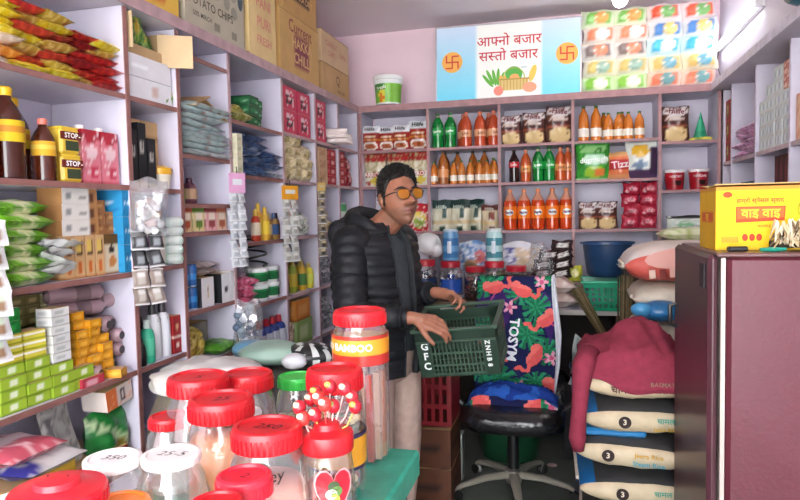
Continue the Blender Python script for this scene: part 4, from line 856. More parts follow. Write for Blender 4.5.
# ---- on top of the back shelves
t = thing('snack_bucket', 'white tub with green and yellow label on top of the shelves', 'bucket', (-1.258, 4.53, 2.287))
MB().lathe([(.088, 0, 'dfe4e0'), (.098, .16, 'e8ecea')], 24).build('tub_body', 'plastic', t)
b = MB()
for i in range(24):
    a0 = -2.6+i*5.2/24; a1 = a0+5.2/24
    for j in range(6):
        z0 = .012+j*.022; z1 = z0+.022; r0 = .0895+.01*z0/.16; r1 = .0895+.01*z1/.16; u = (a0+a1)/2
        c = art('7ab83c', ('e', -.25, .45, .3, .5, 'd8d048'), ('e', -.3, .2, .2, .25, 'd87a28'), ('r', .35, .5, 0, 1, 'b8e0a0'), ('r', -1, -.1, .7, 1, '3a8a3a'))(u, (j+.5)/6)
        b.add([(r0*math.sin(a0), -r0*math.cos(a0), z0), (r0*math.sin(a1), -r0*math.cos(a1), z0), (r1*math.sin(a1), -r1*math.cos(a1), z1), (r1*math.sin(a0), -r1*math.cos(a0), z1)], [(0, 1, 2, 3)], c)
ltr(b, 'Fresh', .035, 'f0f4e8', (-.03, 0, .115), .02, .15, wrap=.099); b.build('paper_label', 'film', t)
MB().lathe([(.104, .15, 'e8ecec'), (.106, .165, 'f0f2f2'), (.102, .172, 'dfe4e4'), (.108, .178, 'f0f2f2'), (.108, .2, 'f2f4f4'), (.098, .206, 'f2f4f4')], 24).build('lid', 'plastic', t)
# shop sign
W, H = 1.004, .53
t = thing('shop_sign', 'printed shop sign with red lettering and vegetable basket', 'sign', (-.415, 4.60, 2.29), 0, rot=(-.02, .012, 0))
b = MB()
nx = 40; ny = 22
def signcol(u, v):
    if -.44 < u < .48: return 'f0f2ee'
    k = 1-v; a = (205, 222, 244); z = (118, 214, 240)
    return '%02x%02x%02x' % tuple(int(a[i]+(z[i]-a[i])*k) for i in range(3))
b.pbox(W, .014, H, signcol, lambda u, v: 'c8d0d8', lambda u, v: 'd8d8dc', (nx, ny), 'd0d0d4'); b.build('sign_panel', 'ink', t)
fr = MB()
for c, d in (((0, 0, H), (W+.01, .02, .01)), ((0, 0, 0), (W+.01, .02, .01)), ((-W/2, 0, H/2), (.01, .02, H)), ((W/2, 0, H/2), (.01, .02, H))): fr.box(c, d, 'b8b4bc')
fr.build('frame', 'metal', t)
yy = -.0085
b = MB(); addtext(b, deva([('आ', 1), ('फ', .74), ('नो', 1), (' ', 1), ('ब', 1), ('जा', 1), ('र', 1)], .094), 'c8404c', (.015, yy, .405)); addtext(b, deva([('स', 1), ('स', .72), ('तो', 1), (' ', 1), ('ब', 1), ('जा', 1), ('र', 1)], .094), 'c8404c', (.01, yy, .302)); b.build('lettering', 'ink', t)
for cx, cz in ((-.385, .28), (.41, .29)):
    b = MB().lathe([(.001, 0, 'f0b058'), (.074, 0, 'f0b058')], 28, False, Matrix.Translation((cx, yy, cz)) @ Matrix.Rotation(PI/2, 4, 'X'), cap=False)
    L_, w_ = .042, .010
    for c, d in (((0, 0), (2*L_, w_)), ((0, 0), (w_, 2*L_)), ((L_/2, L_), (L_+w_, w_)), ((-L_/2, -L_), (L_+w_, w_)), ((L_, -L_/2), (w_, L_+w_)), ((-L_, L_/2), (w_, L_+w_))): b.box((cx+c[0], yy-.001, cz+c[1]), (d[0], .001, d[1]), 'd0503c')
    b.build('emblem', 'ink', t)
b = MB()
for k_ in range(5): b.ell((-.115+.018*k_, yy, .15+.01*(k_ % 2)), (.012, .001, .06), '6ab04a', 10, 6, Matrix.Translation((-.1, yy, .12)) @ Matrix.Rotation(-.7+.25*k_, 4, 'Y') @ Matrix.Translation((.1, -yy, -.12)))
b.ell((.05, yy, .17), (.06, .001, .055), '5cb050', 20, 8); b.ell((.055, yy-.0005, .145), (.035, .001, .032), 'f0a868', 16, 8)
b.ell((.18, yy, .17), (.022, .001, .06), 'f0c860', 14, 8, Matrix.Translation((.18, yy, .17)) @ Matrix.Rotation(.3, 4, 'Y') @ Matrix.Translation((-.18, -yy, -.17)))
b.ell((-.03, yy, .15), (.03, .001, .018), 'f0b060', 12, 6)
b.box((.05, yy-.001, .098), (.2, .001, .075), 'd8bc78')
for k_ in range(9): b.box((-.04+.0225*k_, yy-.0018, .098), (.004, .0006, .075), 'b08c48')
b.box((.05, yy-.002, .137), (.215, .0008, .01), 'b8924c')
b.tube([(x, yy-.002, z) for x, _, z in arc(0, (.05, .14), .075, 0, PI, 14)], .004, 6, 'a8c060')
b.ell((-.055, yy-.003, .06), (.034, .001, .034), 'ec8a78', 16, 8); b.ell((.16, yy-.003, .075), (.048, .001, .035), 'f0a080', 16, 8); b.box((.12, yy, .215), (.04, .0008, .004), '58a0a8')
b.build('vegetable_basket_print', 'ink', t)
# multipacks of snacks
kinds = [('d8e4c8', '78b858', 'e0a058'), ('e4d8d0', 'e08a68', 'f0f0ec'), ('e0dcd8', '8a7a78', 'e89070'), ('e8e4d0', 'd8c070', '98b8a8'), ('d0e8b8', '8ac850', 'f0f4d8'),
         ('e0d0d0', 'e05a40', '70a860'), ('d8dce0', '4a80c0', 'e8c878'), ('d0ecf4', '48b8dc', 'f0f0e0'), ('ece4c8', 'e0c070', '70a8b8'), ('e4c8b8', 'e07858', '6a9a9a')]
mpk = []
for k_ in kinds: mpk.append(Proto((lambda q: lambda: MB().pouch(.222, .122, .13, art(q[0], ('r', -.75, .8, .15, .85, q[1]), ('e', .15, .5, .45, .32, q[2]), ('n', 5, .28, q[0])), n=12, m=8, seed=hash(q) % 97, wob=.01, crimp=.03).build('snack_multipack', 'film', cat='snack pack'))(k_)))
cname = ['green', 'peach', 'grey and orange', 'cream', 'lime', 'red', 'blue', 'cyan', 'golden', 'coral']
for r in range(5):
    for c in range(4):
        kk = (4, 3, 2, 1, 0)[r] if c < 2 else (9, 8, 7, 6, 5)[r]
        mpk[kk].put((.2+.208*c+.01*(r % 2), 4.60+rj.uniform(-.01, .01), 2.286+r*.108), (rj.uniform(-.05, .05), rj.uniform(-.03, .03), rj.uniform(-.06, .06)), f'{cname[kk]} snack multipack, {("left", "right")[c % 2]} one of the {cname[kk]} pair', group='snack multipacks on the shelf top')
# ---- things on the back counter (top at z .88)
zc = .881
def cjar(r, h, lidc, cont, label=None, lc='2a4a8a', name='sweet_jar'):
    def fn():
        t = thing(name, '', 'jar')
        MB().lathe([(r*.9, 0, 'ffffff'), (r, .02, 'ffffff'), (r, h*.74, 'ffffff'), (r*.84, h*.84, 'ffffff'), (r*.8, h*.86, 'ffffff')], 18).build('jar_wall', 'clear', t)
        MB().lathe([(r*.86, h*.84, lidc), (r*.88, h*.97, lidc), (r*.8, h, lidc)], 18).build('lid', 'plastic', t)
        b = MB()
        g = random.Random(int(h*1e4))
        for i in range(46):
            a = g.uniform(0, 6.28); z = g.uniform(.02, h*.68); b.ell((r*.78*math.cos(a), r*.78*math.sin(a), z), (.02, .02, .016), g.choice(cont), 7, 5)
        b.build('contents', 'film', t, kind='stuff')
        if label: MB().lathe([(r*1.01, h*.2, lc), (r*1.01, h*.55, lc)], 18, cap=False).build('label_band', 'film', t)
        return t
    return fn
bc = [((-.93, 4.2), .075, .27, ['2a3a5a', 'c8ccd8', '1a2a48'], '22345e'), ((-.76, 4.2), .075, .26, ['2a58b8', 'd8dce8', '1e3a88'], '2a58b8'), ((-.6, 4.25), .08, .22, ['5a2a24', '8a3a30', '3a1a18'], None), ((-.47, 4.2), .075, .26, ['3a3a24', '4a6a2a', '2a1a18'], None), ((-.33, 4.2), .075, .23, ['d8c8c0', 'e8e0d8', 'c8a8a0'], None)]
for i, ((x, y), r, h, c, lc) in enumerate(bc):
    o = cjar(r, h, 'b81e30', c, lc, lc or 'ffffff')(); o.location = (x, y, zc+.04); o['label'] = f'red-lidded jar of {("navy packets", "blue packets", "dark brown sweets", "green and brown sweets", "pale sweets")[i]} on the back counter'
MB().box((-.64, 4.22, .9), (.86, .22, .035), '6a5a4c').build('display_board', 'matte', None, label='low board under the red-lidded jars on the back counter', cat='board')
def bcan(c, c2, c3):
    def fn():
        t = thing('milk_powder_can', '', 'canister')
        MB().lathe([(.052, 0, c2), (.055, .02, c), (.055, .06, c2), (.055, .1, c), (.055, .15, c2), (.05, .19, c)], 18).build('can_body', 'film', t)
        MB().lathe([(.05, .19, c3), (.052, .205, c3), (.045, .21, c3)], 18).build('lid', 'plastic', t)
        MB().lathe([(.057, .05, 'd8e0ea'), (.057, .13, 'd8e0ea')], 18, cap=False, mtx=Matrix.Diagonal((.55, 1, 1, 1))).build('label_patch', 'paper', t, (0, -.002, 0))
        return t
    return fn
o = bcan('3a78b0', '6aa0cc', 'b8d0e0')(); o.location = (-.765, 4.24, 1.182); o['label'] = 'light blue canister standing on a red jar lid'
o = bcan('4a8a98', 'b8d8d8', 'e0ecec')(); o.location = (-.47, 4.22, 1.182); o['label'] = 'teal and white canister with frilled top on a red jar lid'
MB().ell((-.93, 4.3, 1.29), (.09, .07, .08), 'dcdcdc', 16, 10).ell((-.87, 4.28, 1.25), (.05, .04, .05), 'e4e4e4', 12, 8).build('white_bag', 'film', None, label='white knotted plastic bag behind the jars near the man', cat='bag')
bgb = Proto(lambda: MB().pouch(.26, .2, .12, art('b8c8dc', ('n', 3, .1, '5a88c0'), ('e', .2, .5, .3, .25, 'd87878'), ('n', 5, .3, 'e8ecf0'), ('e', -.3, .2, .4, .2, 'a88868')), seed=61, wob=.015).build('blue_clear_bag', 'film', cat='bag'))
bgb.put((-.61, 4.38, 1.1), 0, 'pale blue printed bag between the two canisters')
Proto(lambda: MB().pouch(.34, .22, .12, art('b8b8c8', ('n', 3, .1, '4a4a88'), ('r', .0, 1, .1, .9, 'cbb498'), ('n', 4, .25, 'e0dce0'), ('b', .85, 1, 'd8d8e0')), seed=62, wob=.018).build('pasta_bag', 'wrap' if 0 else 'film', cat='bag')).put((-.33, 4.38, 1.07), (-.1, 0, 0), 'wide clear bag with blue and tan print right of the teal canister')
MB().pouch(.2, .2, .12, lambda u, v: 'ffffff', seed=63, wob=.02).build('clear_bag', 'wrap', None, (-.2, 4.3, 1.08), (-.2, .4, .3), label='loose clear plastic bag next to the dark coffee packs', cat='bag')
MB().box((-.38, 4.41, .98), (.62, .16, .2), '8a6a52').build('stand_carton', 'paper', None, label='brown carton holding up bags on the back counter', cat='carton')
dk = Proto(lambda: MB().pouch(.14, .07, .06, art('2a1c1e', ('r', -.5, .6, .3, .75, 'c8c4c0'), ('n', 5, .3, '4a3434')), seed=64, wob=.008).build('coffee_pack', 'film', cat='packet'))
k_ = 0
for r, xs in enumerate(((-.17, -.045), (-.155, -.035), (-.12, -.03), (-.04,))):
    for x in xs: dk.put((x, 4.33, 1.05+r*.062), (rj.uniform(-.2, 0), rj.uniform(-.3, .1), rj.uniform(-.2, .2)), f'dark brown and white packet heap above the pink bags, {ORDN[k_]} one', group='dark brown packets'); k_ += 1
pf = Proto(lambda: MB().pouch(.34, .24, .11, art('d0b8b0', ('d', .3, .5, 'b87870', .15), ('n', 3, .15, 'e8dcd8'), ('d', .65, .75, 'a86a60', .1)), n=14, m=10, seed=66, wob=.012, mtx=Matrix.Translation((0, -.12, .05)) @ Matrix.Rotation(-PI/2, 4, 'X')).build('pink_bag', 'film', cat='bag'))
pf.put((-.11, 4.24, zc), 0, 'lower pink and white bag stacked on the back counter'); pf.put((-.125, 4.25, zc+.085), .06, 'upper pink and white bag stacked on the back counter')
Proto(snack('yellow_pack', .1, .1, .04, art('c8c040', ('n', 4, .1, '8aa030'), ('e', 0, .5, .5, .3, 'e8e0a0')), seed=68)).put((.04, 4.42, 1.03), 0, 'small yellow-green pack beside the dark blue basin')
MB().box((.04, 4.42, .955), (.12, .14, .15), '7a6a5c').build('stand_carton', 'paper', None, label='small brown carton under the yellow-green pack', cat='carton')
# basin and basket
t = thing('plastic_basin', 'dark blue plastic basin on top of the green basket', 'basin', (.235, 4.2, 1.085))
MB().lathe([(.11, 0, '1c3350'), (.125, .02, '1f3a5c'), (.148, .2, '22406a'), (.165, .205, '2a4a74'), (.165, .215, '2a4a74'), (.15, .214, '1f3a5c'), (.143, .2, '1a3050'), (.12, .02, '16283f'), (.001, .015, '16283f')], 28, mtx=Matrix.Diagonal((1.0, .95, 1, 1))).build('basin_body', 'plastic', t)
t = thing('plastic_basket', 'green plastic basket with square holes under the blue basin', 'basket', (.235, 4.2, zc))
b = MB(); gc = '1f9a72'; w0, w1, hh = .125, .15, .18
for k_ in range(4):
    M_ = Matrix.Rotation(k_*PI/2, 4, 'Z')
    cells = 8; rows = 5
    def P(u, v, o=0): q = w0+(w1-w0)*v; return (u*q, -q-o, v*hh)
    for i in range(cells+1):
        u0 = -1+2*i/cells-.05; u1 = u0+.1
        b.add([P(max(-1, u0), 0), P(min(1, u1), 0), P(min(1, u1), 1), P(max(-1, u0), 1)], [(0, 1, 2, 3)], gc, False, M_)
        b.add([P(max(-1, u0), 0, -.004), P(min(1, u1), 0, -.004), P(min(1, u1), 1, -.004), P(max(-1, u0), 1, -.004)], [(3, 2, 1, 0)], gc, False, M_)
    for j, (v0, v1) in enumerate(((0, .12), (.27, .34), (.45, .52), (.63, .7), (.8, 1))):
        b.add([P(-1, v0, .001), P(1, v0, .001), P(1, v1, .001), P(-1, v1, .001)], [(0, 1, 2, 3)], gc, False, M_)
b.box((0, 0, .004), (.25, .25, .008), gc); b.build('basket_mesh', 'plastic', t)
r_ = MB().tube([(.156*x, .156*y, hh) for x, y in ((-1, -1), (1, -1), (1, 1), (-1, 1), (-1, -1))], .008, 6, '2ab084'); r_.build('rim', 'plastic', t)
# brooms and dark bags under the counter
t = thing('broom', 'straw broom leaning diagonally in front of the back counter', 'broom', (.27, 3.6, .665), 0, rot=(0, -.51, 0))
b = MB()
for i in range(40): a = rj.uniform(0, 6.28); q = rj.uniform(0, .02); b.tube([(.3*q*math.cos(a), .3*q*math.sin(a), .0), (q*math.cos(a), q*math.sin(a), .2), (1.5*q*math.cos(a), 1.5*q*math.sin(a), .47)], .0035, 4, rj.choice(['6a5c44', '7a6a4e', '54482f']))
b.build('straw_bundle', 'straw', t, kind='stuff'); MB().tube([(-.322, 0, -.576), (0, 0, 0), (0, 0, .2)], .016, 10, '5a4c38').build('handle', 'straw', t)
t = thing('broom', 'upright straw broom beside the green basket', 'broom', (.275, 3.66, .02), 0, rot=(.0, .02, 0))
b = MB()
for i in range(44): a = rj.uniform(0, 6.28); q = rj.uniform(0, .035); b.tube([(.3*q*math.cos(a), .3*q*math.sin(a), .3), (q*math.cos(a), q*math.sin(a), .7), (1.2*q*math.cos(a), 1.2*q*math.sin(a), 1.12)], .003, 4, rj.choice(['75664c', '86765a', '5a4c38']))
b.build('straw_bundle', 'straw', t, kind='stuff'); MB().tube([(0, 0, 0), (0, 0, .4)], .016, 10, '5a4c38').build('handle', 'straw', t)
for i, (x, y, s, lb) in enumerate(((-.08, 4.38, .21, 'crumpled black bin bag under the back counter'),)):
    b = MB(); v0 = len(b.v); b.ell((0, 0, s), (s*.8, s*.6, s), '1c1d1f', 20, 14); b.v = [tuple(Vector(p)*(1+.12*noise.noise(Vector(p)*9+Vector((i*7, 0, 0))))) for p in b.v]; b.build('bin_bag', 'leather', None, (x, y, .0), label=lb, cat='bag')
MB().pouch(.16, .3, .06, art('b8c0c0', ('n', 3, .1, '8a9494')), seed=71, wob=.02).build('pale_bag', 'film', None, (.07, 4.02, .42), (-.2, .2, .2), label='pale crumpled bag hanging under the back counter', cat='bag')
MB().box((.07, 4.02, .21), (.2, .2, .42), '2a2a2c').build('dark_crate', 'matte', None, label='dark box on the floor under the pale bag', cat='box')
# ================================================================== RIGHT SHELVES (goods look towards -x)
FR = -PI/2
rg = Proto(boxT('red_green_box', .095, .1, .125, art('a83838', ('e', 0, .5, .7, .33, '6a6a3a'), ('e', 0, .55, .4, .2, 'c8a868'), ('b', 0, .1, '8a2428'), ('n', 5, .3, '3a5a2a')), n=(8, 10)))
for r in range(3):
    for c in range(2): rg.put((XR+.07, 4.435-.1*c, 1.786+r*.127), FR, f'red and olive printed box, {("bottom", "middle", "top")[r]} {("far", "near")[c]} in the corner column', group='red and olive boxes')
pp = Proto(lying('pink_packet', .2, .2, .045, art('c890b8', ('n', 3, .1, 'e8c8e0'), ('n', 5, .25, '6a3a4a'), ('e', 0, .4, .5, .2, 'd8d0d8')), 81))
for i in range(8): o = pp.put((XR+.1, 4.12-.22*(i % 2)+rj.uniform(-.03, .03), 1.787+(i//2)*.042+.004*(i % 2)), (rj.uniform(-.15, .15), 0, FR+rj.uniform(-.3, .3)), f'mauve film packet heaped on the right shelves, {ORDN[i]} one', group='mauve film packets'); o['category'] = 'packet'
wbx = Proto(boxT('tissue_box', .12, .1, .062, art('c8d0d0', ('r', -.6, .6, .25, .75, 'dce4e4'), ('e', .2, .5, .3, .3, 'a8b4c0'), ('r', -.8, -.5, .2, .8, '98b0b0')), n=(8, 6)))
k_ = 0
for c, (y, nn) in enumerate(((3.68, 4), (3.555, 5), (3.43, 6), (3.305, 4))):
    for i in range(nn): wbx.put((XR+.07, y, 1.786+i*.063), FR+rj.uniform(-.04, .04), f'pale printed box, {obot(i, nn)} of the {ORDN[c]} pale column from the corner', group='pale printed boxes on the right')
ptb = Proto(boxT('patterned_box', .11, .1, .062, art('c88478', ('n', 5, .0, 'a85048'), ('n', 8, .2, 'e0c0b0')), n=(8, 6)))
for i in range(2): ptb.put((XR+.07, 3.305, 2.04+i*.063), FR, f'red patterned box, {("lower", "upper")[i]} on the pale boxes', group='red patterned boxes')
Proto(boxT('peach_box', .16, .12, .2, art('d89a80', ('n', 3, .2, 'e8c0a8')), n=(6, 6))).put((XR+.08, 3.1, 1.786), FR, 'peach coloured box at the right picture edge')
nb = Proto(shampoo(.035, .22, '262c48', '3a4a58', lab=1, lc='3a4468'))
for i, y in enumerate((4.2, 4.11, 4.02, 3.93)): nb.put((XR+.06, y, 1.381), 0, f'navy bottle on the lower right shelf, {ORDN[i]} from the corner', scale=1.2, group='navy bottles')
o = shampoo(.035, .3, '2a5a4a', '3a6a58', lab=1, lc='4a7a68')(); o.location = (XR+.05, 3.82, 1.381); o['label'] = 'tall dark green bottle right of the navy bottles'
o = shampoo(.03, .2, 'a8a838', '6a7a3a', lab=1, lc='c8c060')(); o.location = (XR+.03, 3.87, 1.381); o['label'] = 'small yellow-green bottle in front of the navy bottles'
ds = Proto(boxT('dark_slab', .05, .14, .36, art('3a2024', ('r', -.5, .5, .1, .9, '6a2a34')), n=(4, 6), base='2a1a1c'))
for i, y in enumerate((3.45, 3.38, 3.31)): ds.put((XR+.09, y, 1.381), (0, 0, FR+.1), f'dark red upright slab behind the yellow carton, {ORDN[i]} from the left', group='dark red slabs')
MB().pouch(.2, .3, .14, art('8a7a68', ('n', 3, .1, 'a89880')), seed=82, wob=.02).build('brown_bag', 'film', None, (XR+.1, 3.0, 1.386), (0, 0, FR), label='brown bag on the lower right shelf at the picture edge', cat='bag')
# ================================================================== FRONT COUNTER AND JARS
ZT = .98
t = thing('shop_counter', 'front counter covered with teal cloth under the sweet jars', 'counter', (-.57, .70, 0))
M_TEAL = nodemat('teal_plastic_sheet', .25, .5, var=.25, vscale=14, bump=.3, bscale=18, col='2a9a80')
MB().box((0, 0, ZT-.03), (.50, 1.3, .06), 'ffffff', bev=.006).build('cloth_top', M_TEAL, t)
MB().box((0, 0, (ZT-.06)/2), (.46, 1.22, ZT-.06), '3a2a22').build('counter_body', 'matte', t)
def handw(mb, text, size, rl, z, rot=0.0, col='2a2a2e'):
    v, f = glyphs(text, size, -.004, .25); c, s = math.cos(rot), math.sin(rot)
    mb.add([(x*c-y2*s, x*s+y2*c, z) for x, _, y2 in v], f, col)
def sweetjar(rb, h, lidr, lidh, lidc, fill=None, fillh=.0, step=False, write=None, wrot=0.0, body=None, cont=None, ring=True, label=None, flat=0.0):
    """clear jar on z=0; lid top at z=h"""
    t = thing('sweet_jar', '', 'jar')
    zl = h-lidh
    P = [(rb*.82, 0.0), (rb*.95, .012), (rb, .03), (rb, zl*.62), (rb*.97, zl*.72), ((rb+lidr)/2*.95, zl*.9), (lidr*.9, zl*.97), (lidr*.9, zl+lidh*.4)]
    if body: P = body
    MB().lathe([(r, z, 'ffffff') for r, z in P], 24, sq=flat).build('jar_wall', 'clear', t)
    L = [(lidr*.97, zl, lidc), (lidr, zl+.003, lidc), (lidr, zl+lidh*.82, lidc), (lidr*.97, zl+lidh*.93, lidc)]
    if step: L += [(lidr*.78, zl+lidh*.95, lidc), (lidr*.7, zl+lidh, lidc), (lidr*.5, zl+lidh*1.12, lidc), (lidr*.46, zl+lidh*1.4, lidc), (lidr*.3, zl+lidh*1.5, lidc), (.001, zl+lidh*1.52, lidc)]
    else: L += [(lidr*.86, zl+lidh, lidc), (lidr*.82, zl+lidh*.98, lidc), (lidr*.79, zl+lidh*.86, lidc), (lidr*.3, zl+lidh*.85, lidc), (.001, zl+lidh*.84, lidc)]
    li = MB().lathe(L, 32).build('lid', 'plastic', t)
    if ring:
        b = MB()
        for i in range(40):
            a = 2*PI*i/40; b.box((lidr*1.003, 0, zl+lidh*.36), (.0025, .0035, lidh*.62), lidc, Matrix.Rotation(a, 4, 'Z'))
        b.build('grip_ribs', 'plastic', li)
    if write:
        b = MB()
        for k_, w_ in enumerate(write.split('|')): handw(b, w_, lidr*.55, lidr, zl+lidh*.875, wrot)
        b.build('handwriting', 'ink', li)
    if fill:
        MB().lathe([(rb*.78, .008, fill), (rb*.93, .03, fill), (rb*.93, fillh*.9, fill), (rb*.8, fillh, fill), (.001, fillh, fill)], 20).build('contents', 'film', t)
    if cont:
        g = random.Random(int(rb*1e5)); b = MB()
        for i in range(cont[1]):
            a = g.uniform(0, 6.28); q = rb*.93*math.sqrt(g.uniform(.45, 1))-.011; z = g.uniform(.012, cont[2])
            b.ell((q*math.cos(a), q*math.sin(a), z), (cont[3], cont[3]*.8, cont[3]*.75), g.choice(cont[0]), 7, 5, None)
        b.build('sweets', 'film', t, kind='stuff')
    return t
RD = 'c41a24'
def put(o, x, y, label, rz=0.0, z=ZT):
    o.location = (x, y, z); o.rotation_euler = (0, 0, rz); o['label'] = label; return o
GOLD = ['b8a050', '6a7a3a', 'd8c890', '8a3a30', '4a5a2a']
# 1 bamboo jar
o = put(sweetjar(.06, .32, .056, .032, RD, body=[(.055, 0), (.06, .01), (.06, .262), (.058, .274), (.052, .284), (.052, .296)]), -.432, 1.29, 'tall clear jar of red-striped wafer sticks with red lid at the counter edge')
MB().lathe([(.0612, .208, 'b83028'), (.0612, .230, 'e09a2a'), (.0612, .262, 'b83028'), (.0612, .270, 'b83028')], 28, cap=False).build('label_band', 'film', o)
b = MB(); ltr(b, 'JUMBO BAMBOO', .021, 'f4ecd8', (-.034, 0, .246), .03, wrap=.0625); b.build('lettering', 'ink', o)
b = MB(); g = random.Random(5)
for i in range(15): a = i*2*PI/15; b.box((.046*math.cos(a), .046*math.sin(a), .098), (.013, .015, .185), g.choice(['c8a890', 'b84a40', 'd8c8bc', 'a03830', 'c88a6a', 'd8b8a8']), Matrix.Rotation(.06*math.sin(i*2), 4, 'X'))
b.build('wafer_sticks', 'film', o, kind='stuff')
# 2 candy jar with yellow label
o = put(sweetjar(.055, .24, .052, .04, RD, cont=(GOLD, 170, .15, .0105)), -.42, 1.10, 'red-lidded jar of gold candies with a yellow label behind the lollipops')
MB().lathe([(.0562, .06, '2a2448'), (.0562, .066, 'd89a20'), (.0562, .118, '2a2448'), (.0562, .126, '2a2448')], 28, cap=False).build('label_band', 'film', o)
b = MB().lathe([(.0568, .068, 'd8d0b8'), (.0568, .098, 'd8d0b8')], 6, cap=False, smooth=False, mtx=Matrix.Diagonal((1, 1, 1, 1))); b = MB(); ltr(b, '25.4', .018, '3a2a1a', (.015, 0, .108), .0, wrap=.0572); b.build('lettering', 'ink', o)
# 3 lollipop jar
o = put(sweetjar(.044, .19, .041, .03, RD, step=True, body=[(.038, 0), (.043, .015), (.046, .05), (.043, .1), (.04, .135), (.037, .152), (.037, .17)], ring=False), -.362, .908, 'lollipop jar with stepped red lid and red heart label')
for i in range(9):
    a = i*2*PI/9; b = MB()
    MB().box((.022*math.cos(a), .022*math.sin(a), .06), (.012, .013, .11), ['a83a2a', 'b8703a', '8a2a24'][i % 3]).build('wrapped_toffee', 'film', o)
b = MB(); hp = []
for i in range(24):
    tt = 2*PI*i/24; hx = .016*math.sin(tt)**3*1.35; hz = (13*math.cos(tt)-5*math.cos(2*tt)-2*math.cos(3*tt)-math.cos(4*tt))/16*.032
    hp.append((hx, hz))
def wr(x, z, r): return (r*math.sin(x/r+.55), -r*math.cos(x/r+.55), z+.112)
for sc_, r_, c_ in ((1.4, .0475, 'd8a0a0'), (1.3, .0478, 'a8182a')):
    vv = [wr(0, 0, r_)]+[wr(x*sc_, z*sc_, r_) for x, z in hp]; b.add(vv, [(0, 1+i, 1+(i+1) % 24) for i in range(24)], c_)
for dx, dz, c_ in ((0, .008, '3a4a2a'), (-.004, -.004, 'd8dcc8'), (.004, 0, '587a3a'), (0, -.012, 'd8c848')):
    vv = [wr(dx, dz, .0481)]+[wr(dx+.009*math.cos(k*PI/6), dz+.008*math.sin(k*PI/6), .0482) for k in range(12)]; b.add(vv, [(0, 1+i, 1+(i+1) % 12) for i in range(12)], c_)
b.build('heart_label', 'film', o)
LPP = []
for i, (dx, dy, zz) in enumerate(((-.04, -.01, .226), (-.024, .02, .242), (-.03, -.02, .212), (-.012, -.015, .218), (.0, .02, .252), (.006, -.02, .236), (.024, .02, .25), (.044, .01, .226), (-.016, .01, .236), (-.034, .02, .23), (.012, .0, .228), (-.02, .03, .225), (.034, .025, .235))):
    lp = MB().tube([(dx*.25, dy*.3, .185), (dx*.7, dy*.7, zz-.03), (dx, dy, zz)], .0013, 6, ['d8a8a0', 'c84a4a', 'd8b8b0', 'b8a858'][i % 4]).build('lollipop_stick', 'plastic', o)
    MB().ell((dx, dy, zz), (.0105, .0105, .0115), ['b82230', 'a81c2c', 'c83a34'][i % 3], 10, 8).ell((dx-.002, dy-.007, zz+.005), (.006, .005, .005), ['d8c8a8', '9aa850', 'e0d0c0'][i % 3], 8, 6).build('lollipop_head', 'film', lp)
# 4 big lid jar with writing
o = put(sweetjar(.062, .21, .052, .034, RD, fill='e4a890', fillh=.125, write='250|5', cont=(['d8843a', 'e09a58', 'd8b8a8'], 20, .05, .016)), -.440, .862, 'large red-lidded jar with handwriting holding peach sweets')
b = MB(); ltr(b, 'Kitopey', .024, '2a2a2c', (.012, 0, .148), -.002, .1, wrap=.0595, shear=.2); b.build('handwriting', 'ink', o)
o = put(sweetjar(.06, .22, .054, .036, RD, fill='e8a878', fillh=.155, write='25|.', wrot=.4, cont=(['d8823a', 'e8a868', 'e0c0a8', 'd8a088'], 46, .15, .014)), -.568, .95, 'red-lidded jar of orange sweets in the middle of the counter')
o = put(sweetjar(.065, .22, .057, .034, RD, fill='d8d0c8', fillh=.03, write='5', wrot=.3), -.69, 1.075, 'wide red-lidded nearly empty jar left at the back')
o = put(sweetjar(.055, .205, .05, .036, RD, step=False, cont=(['d8d4c8', 'c8b890', 'b8a890'], 40, .08, .012)), -.635, 1.17, 'red-lidded clear jar right of the wide back jar')
o = put(sweetjar(.048, .175, .041, .026, '35b044', cont=(['d8c8a8', 'b84a40', 'e0d8c8', 'a8b070'], 60, .1, .012)), -.575, 1.275, 'clear jar with bright green lid')
o = put(sweetjar(.04, .155, .034, .016, 'd8dcdc', write='5|', cont=(['d8d4d0', 'b8b0a8'], 30, .07, .012)), -.60, 1.08, 'small jar with white lid between the red lids')
o = put(sweetjar(.045, .15, .037, .022, RD, fill='d0ccc8', fillh=.02), -.732, 1.04, 'small red-lidded jar at the back left of the counter')
o = put(sweetjar(.052, .19, .041, .014, 'e0dcd8', write='25-5', wrot=.15, cont=(['e8b050', 'e0c080', 'd8ccc0'], 30, .05, .013), ring=False), -.545, .775, 'fluted jar with white lid marked 25-5')
o = put(sweetjar(.052, .19, .039, .014, 'e0dedc', write='350', wrot=.2, cont=(['e0b040', 'e8c868'], 34, .05, .012), ring=False), -.618, .745, 'fluted jar with white lid left of the other white-lidded jar')
o = put(sweetjar(.062, .195, .056, .024, 'd02030', step=True, ring=True, fill='d8b0a0', fillh=.06), -.608, .635, 'large jar with domed stepped red lid at the lower left')
b = MB()
for a, q in ((.5, .6), (1.6, .62), (2.8, .6), (3.9, .62), (5.1, .6), (.3, .25), (3.3, .25)): b.lathe([(.0018, .171+(.025 if q < .5 else .0255), '3a0c10'), (.0005, .1985 if q < .5 else .1975, '3a0c10')], 6, mtx=Matrix.Translation((.05*q*math.cos(a), .05*q*math.sin(a), (.010 if q < .5 else -.002))))
b.build('vent_holes', 'ink', o)
o = put(sweetjar(.046, .17, .038, .03, 'd0283c', write='2', fill='e0a088', fillh=.05), -.432, .775, 'jar with pinkish red lid at the lower centre')
o = put(sweetjar(.045, .17, .035, .028, RD, fill='c88a78', fillh=.06), -.425, .69, 'red-lidded jar cut off by the bottom picture edge')
o = put(sweetjar(.048, .16, .04, .024, 'e0782a', fill='d8a080', fillh=.06), -.56, .68, 'orange-lidded jar at the bottom left edge')
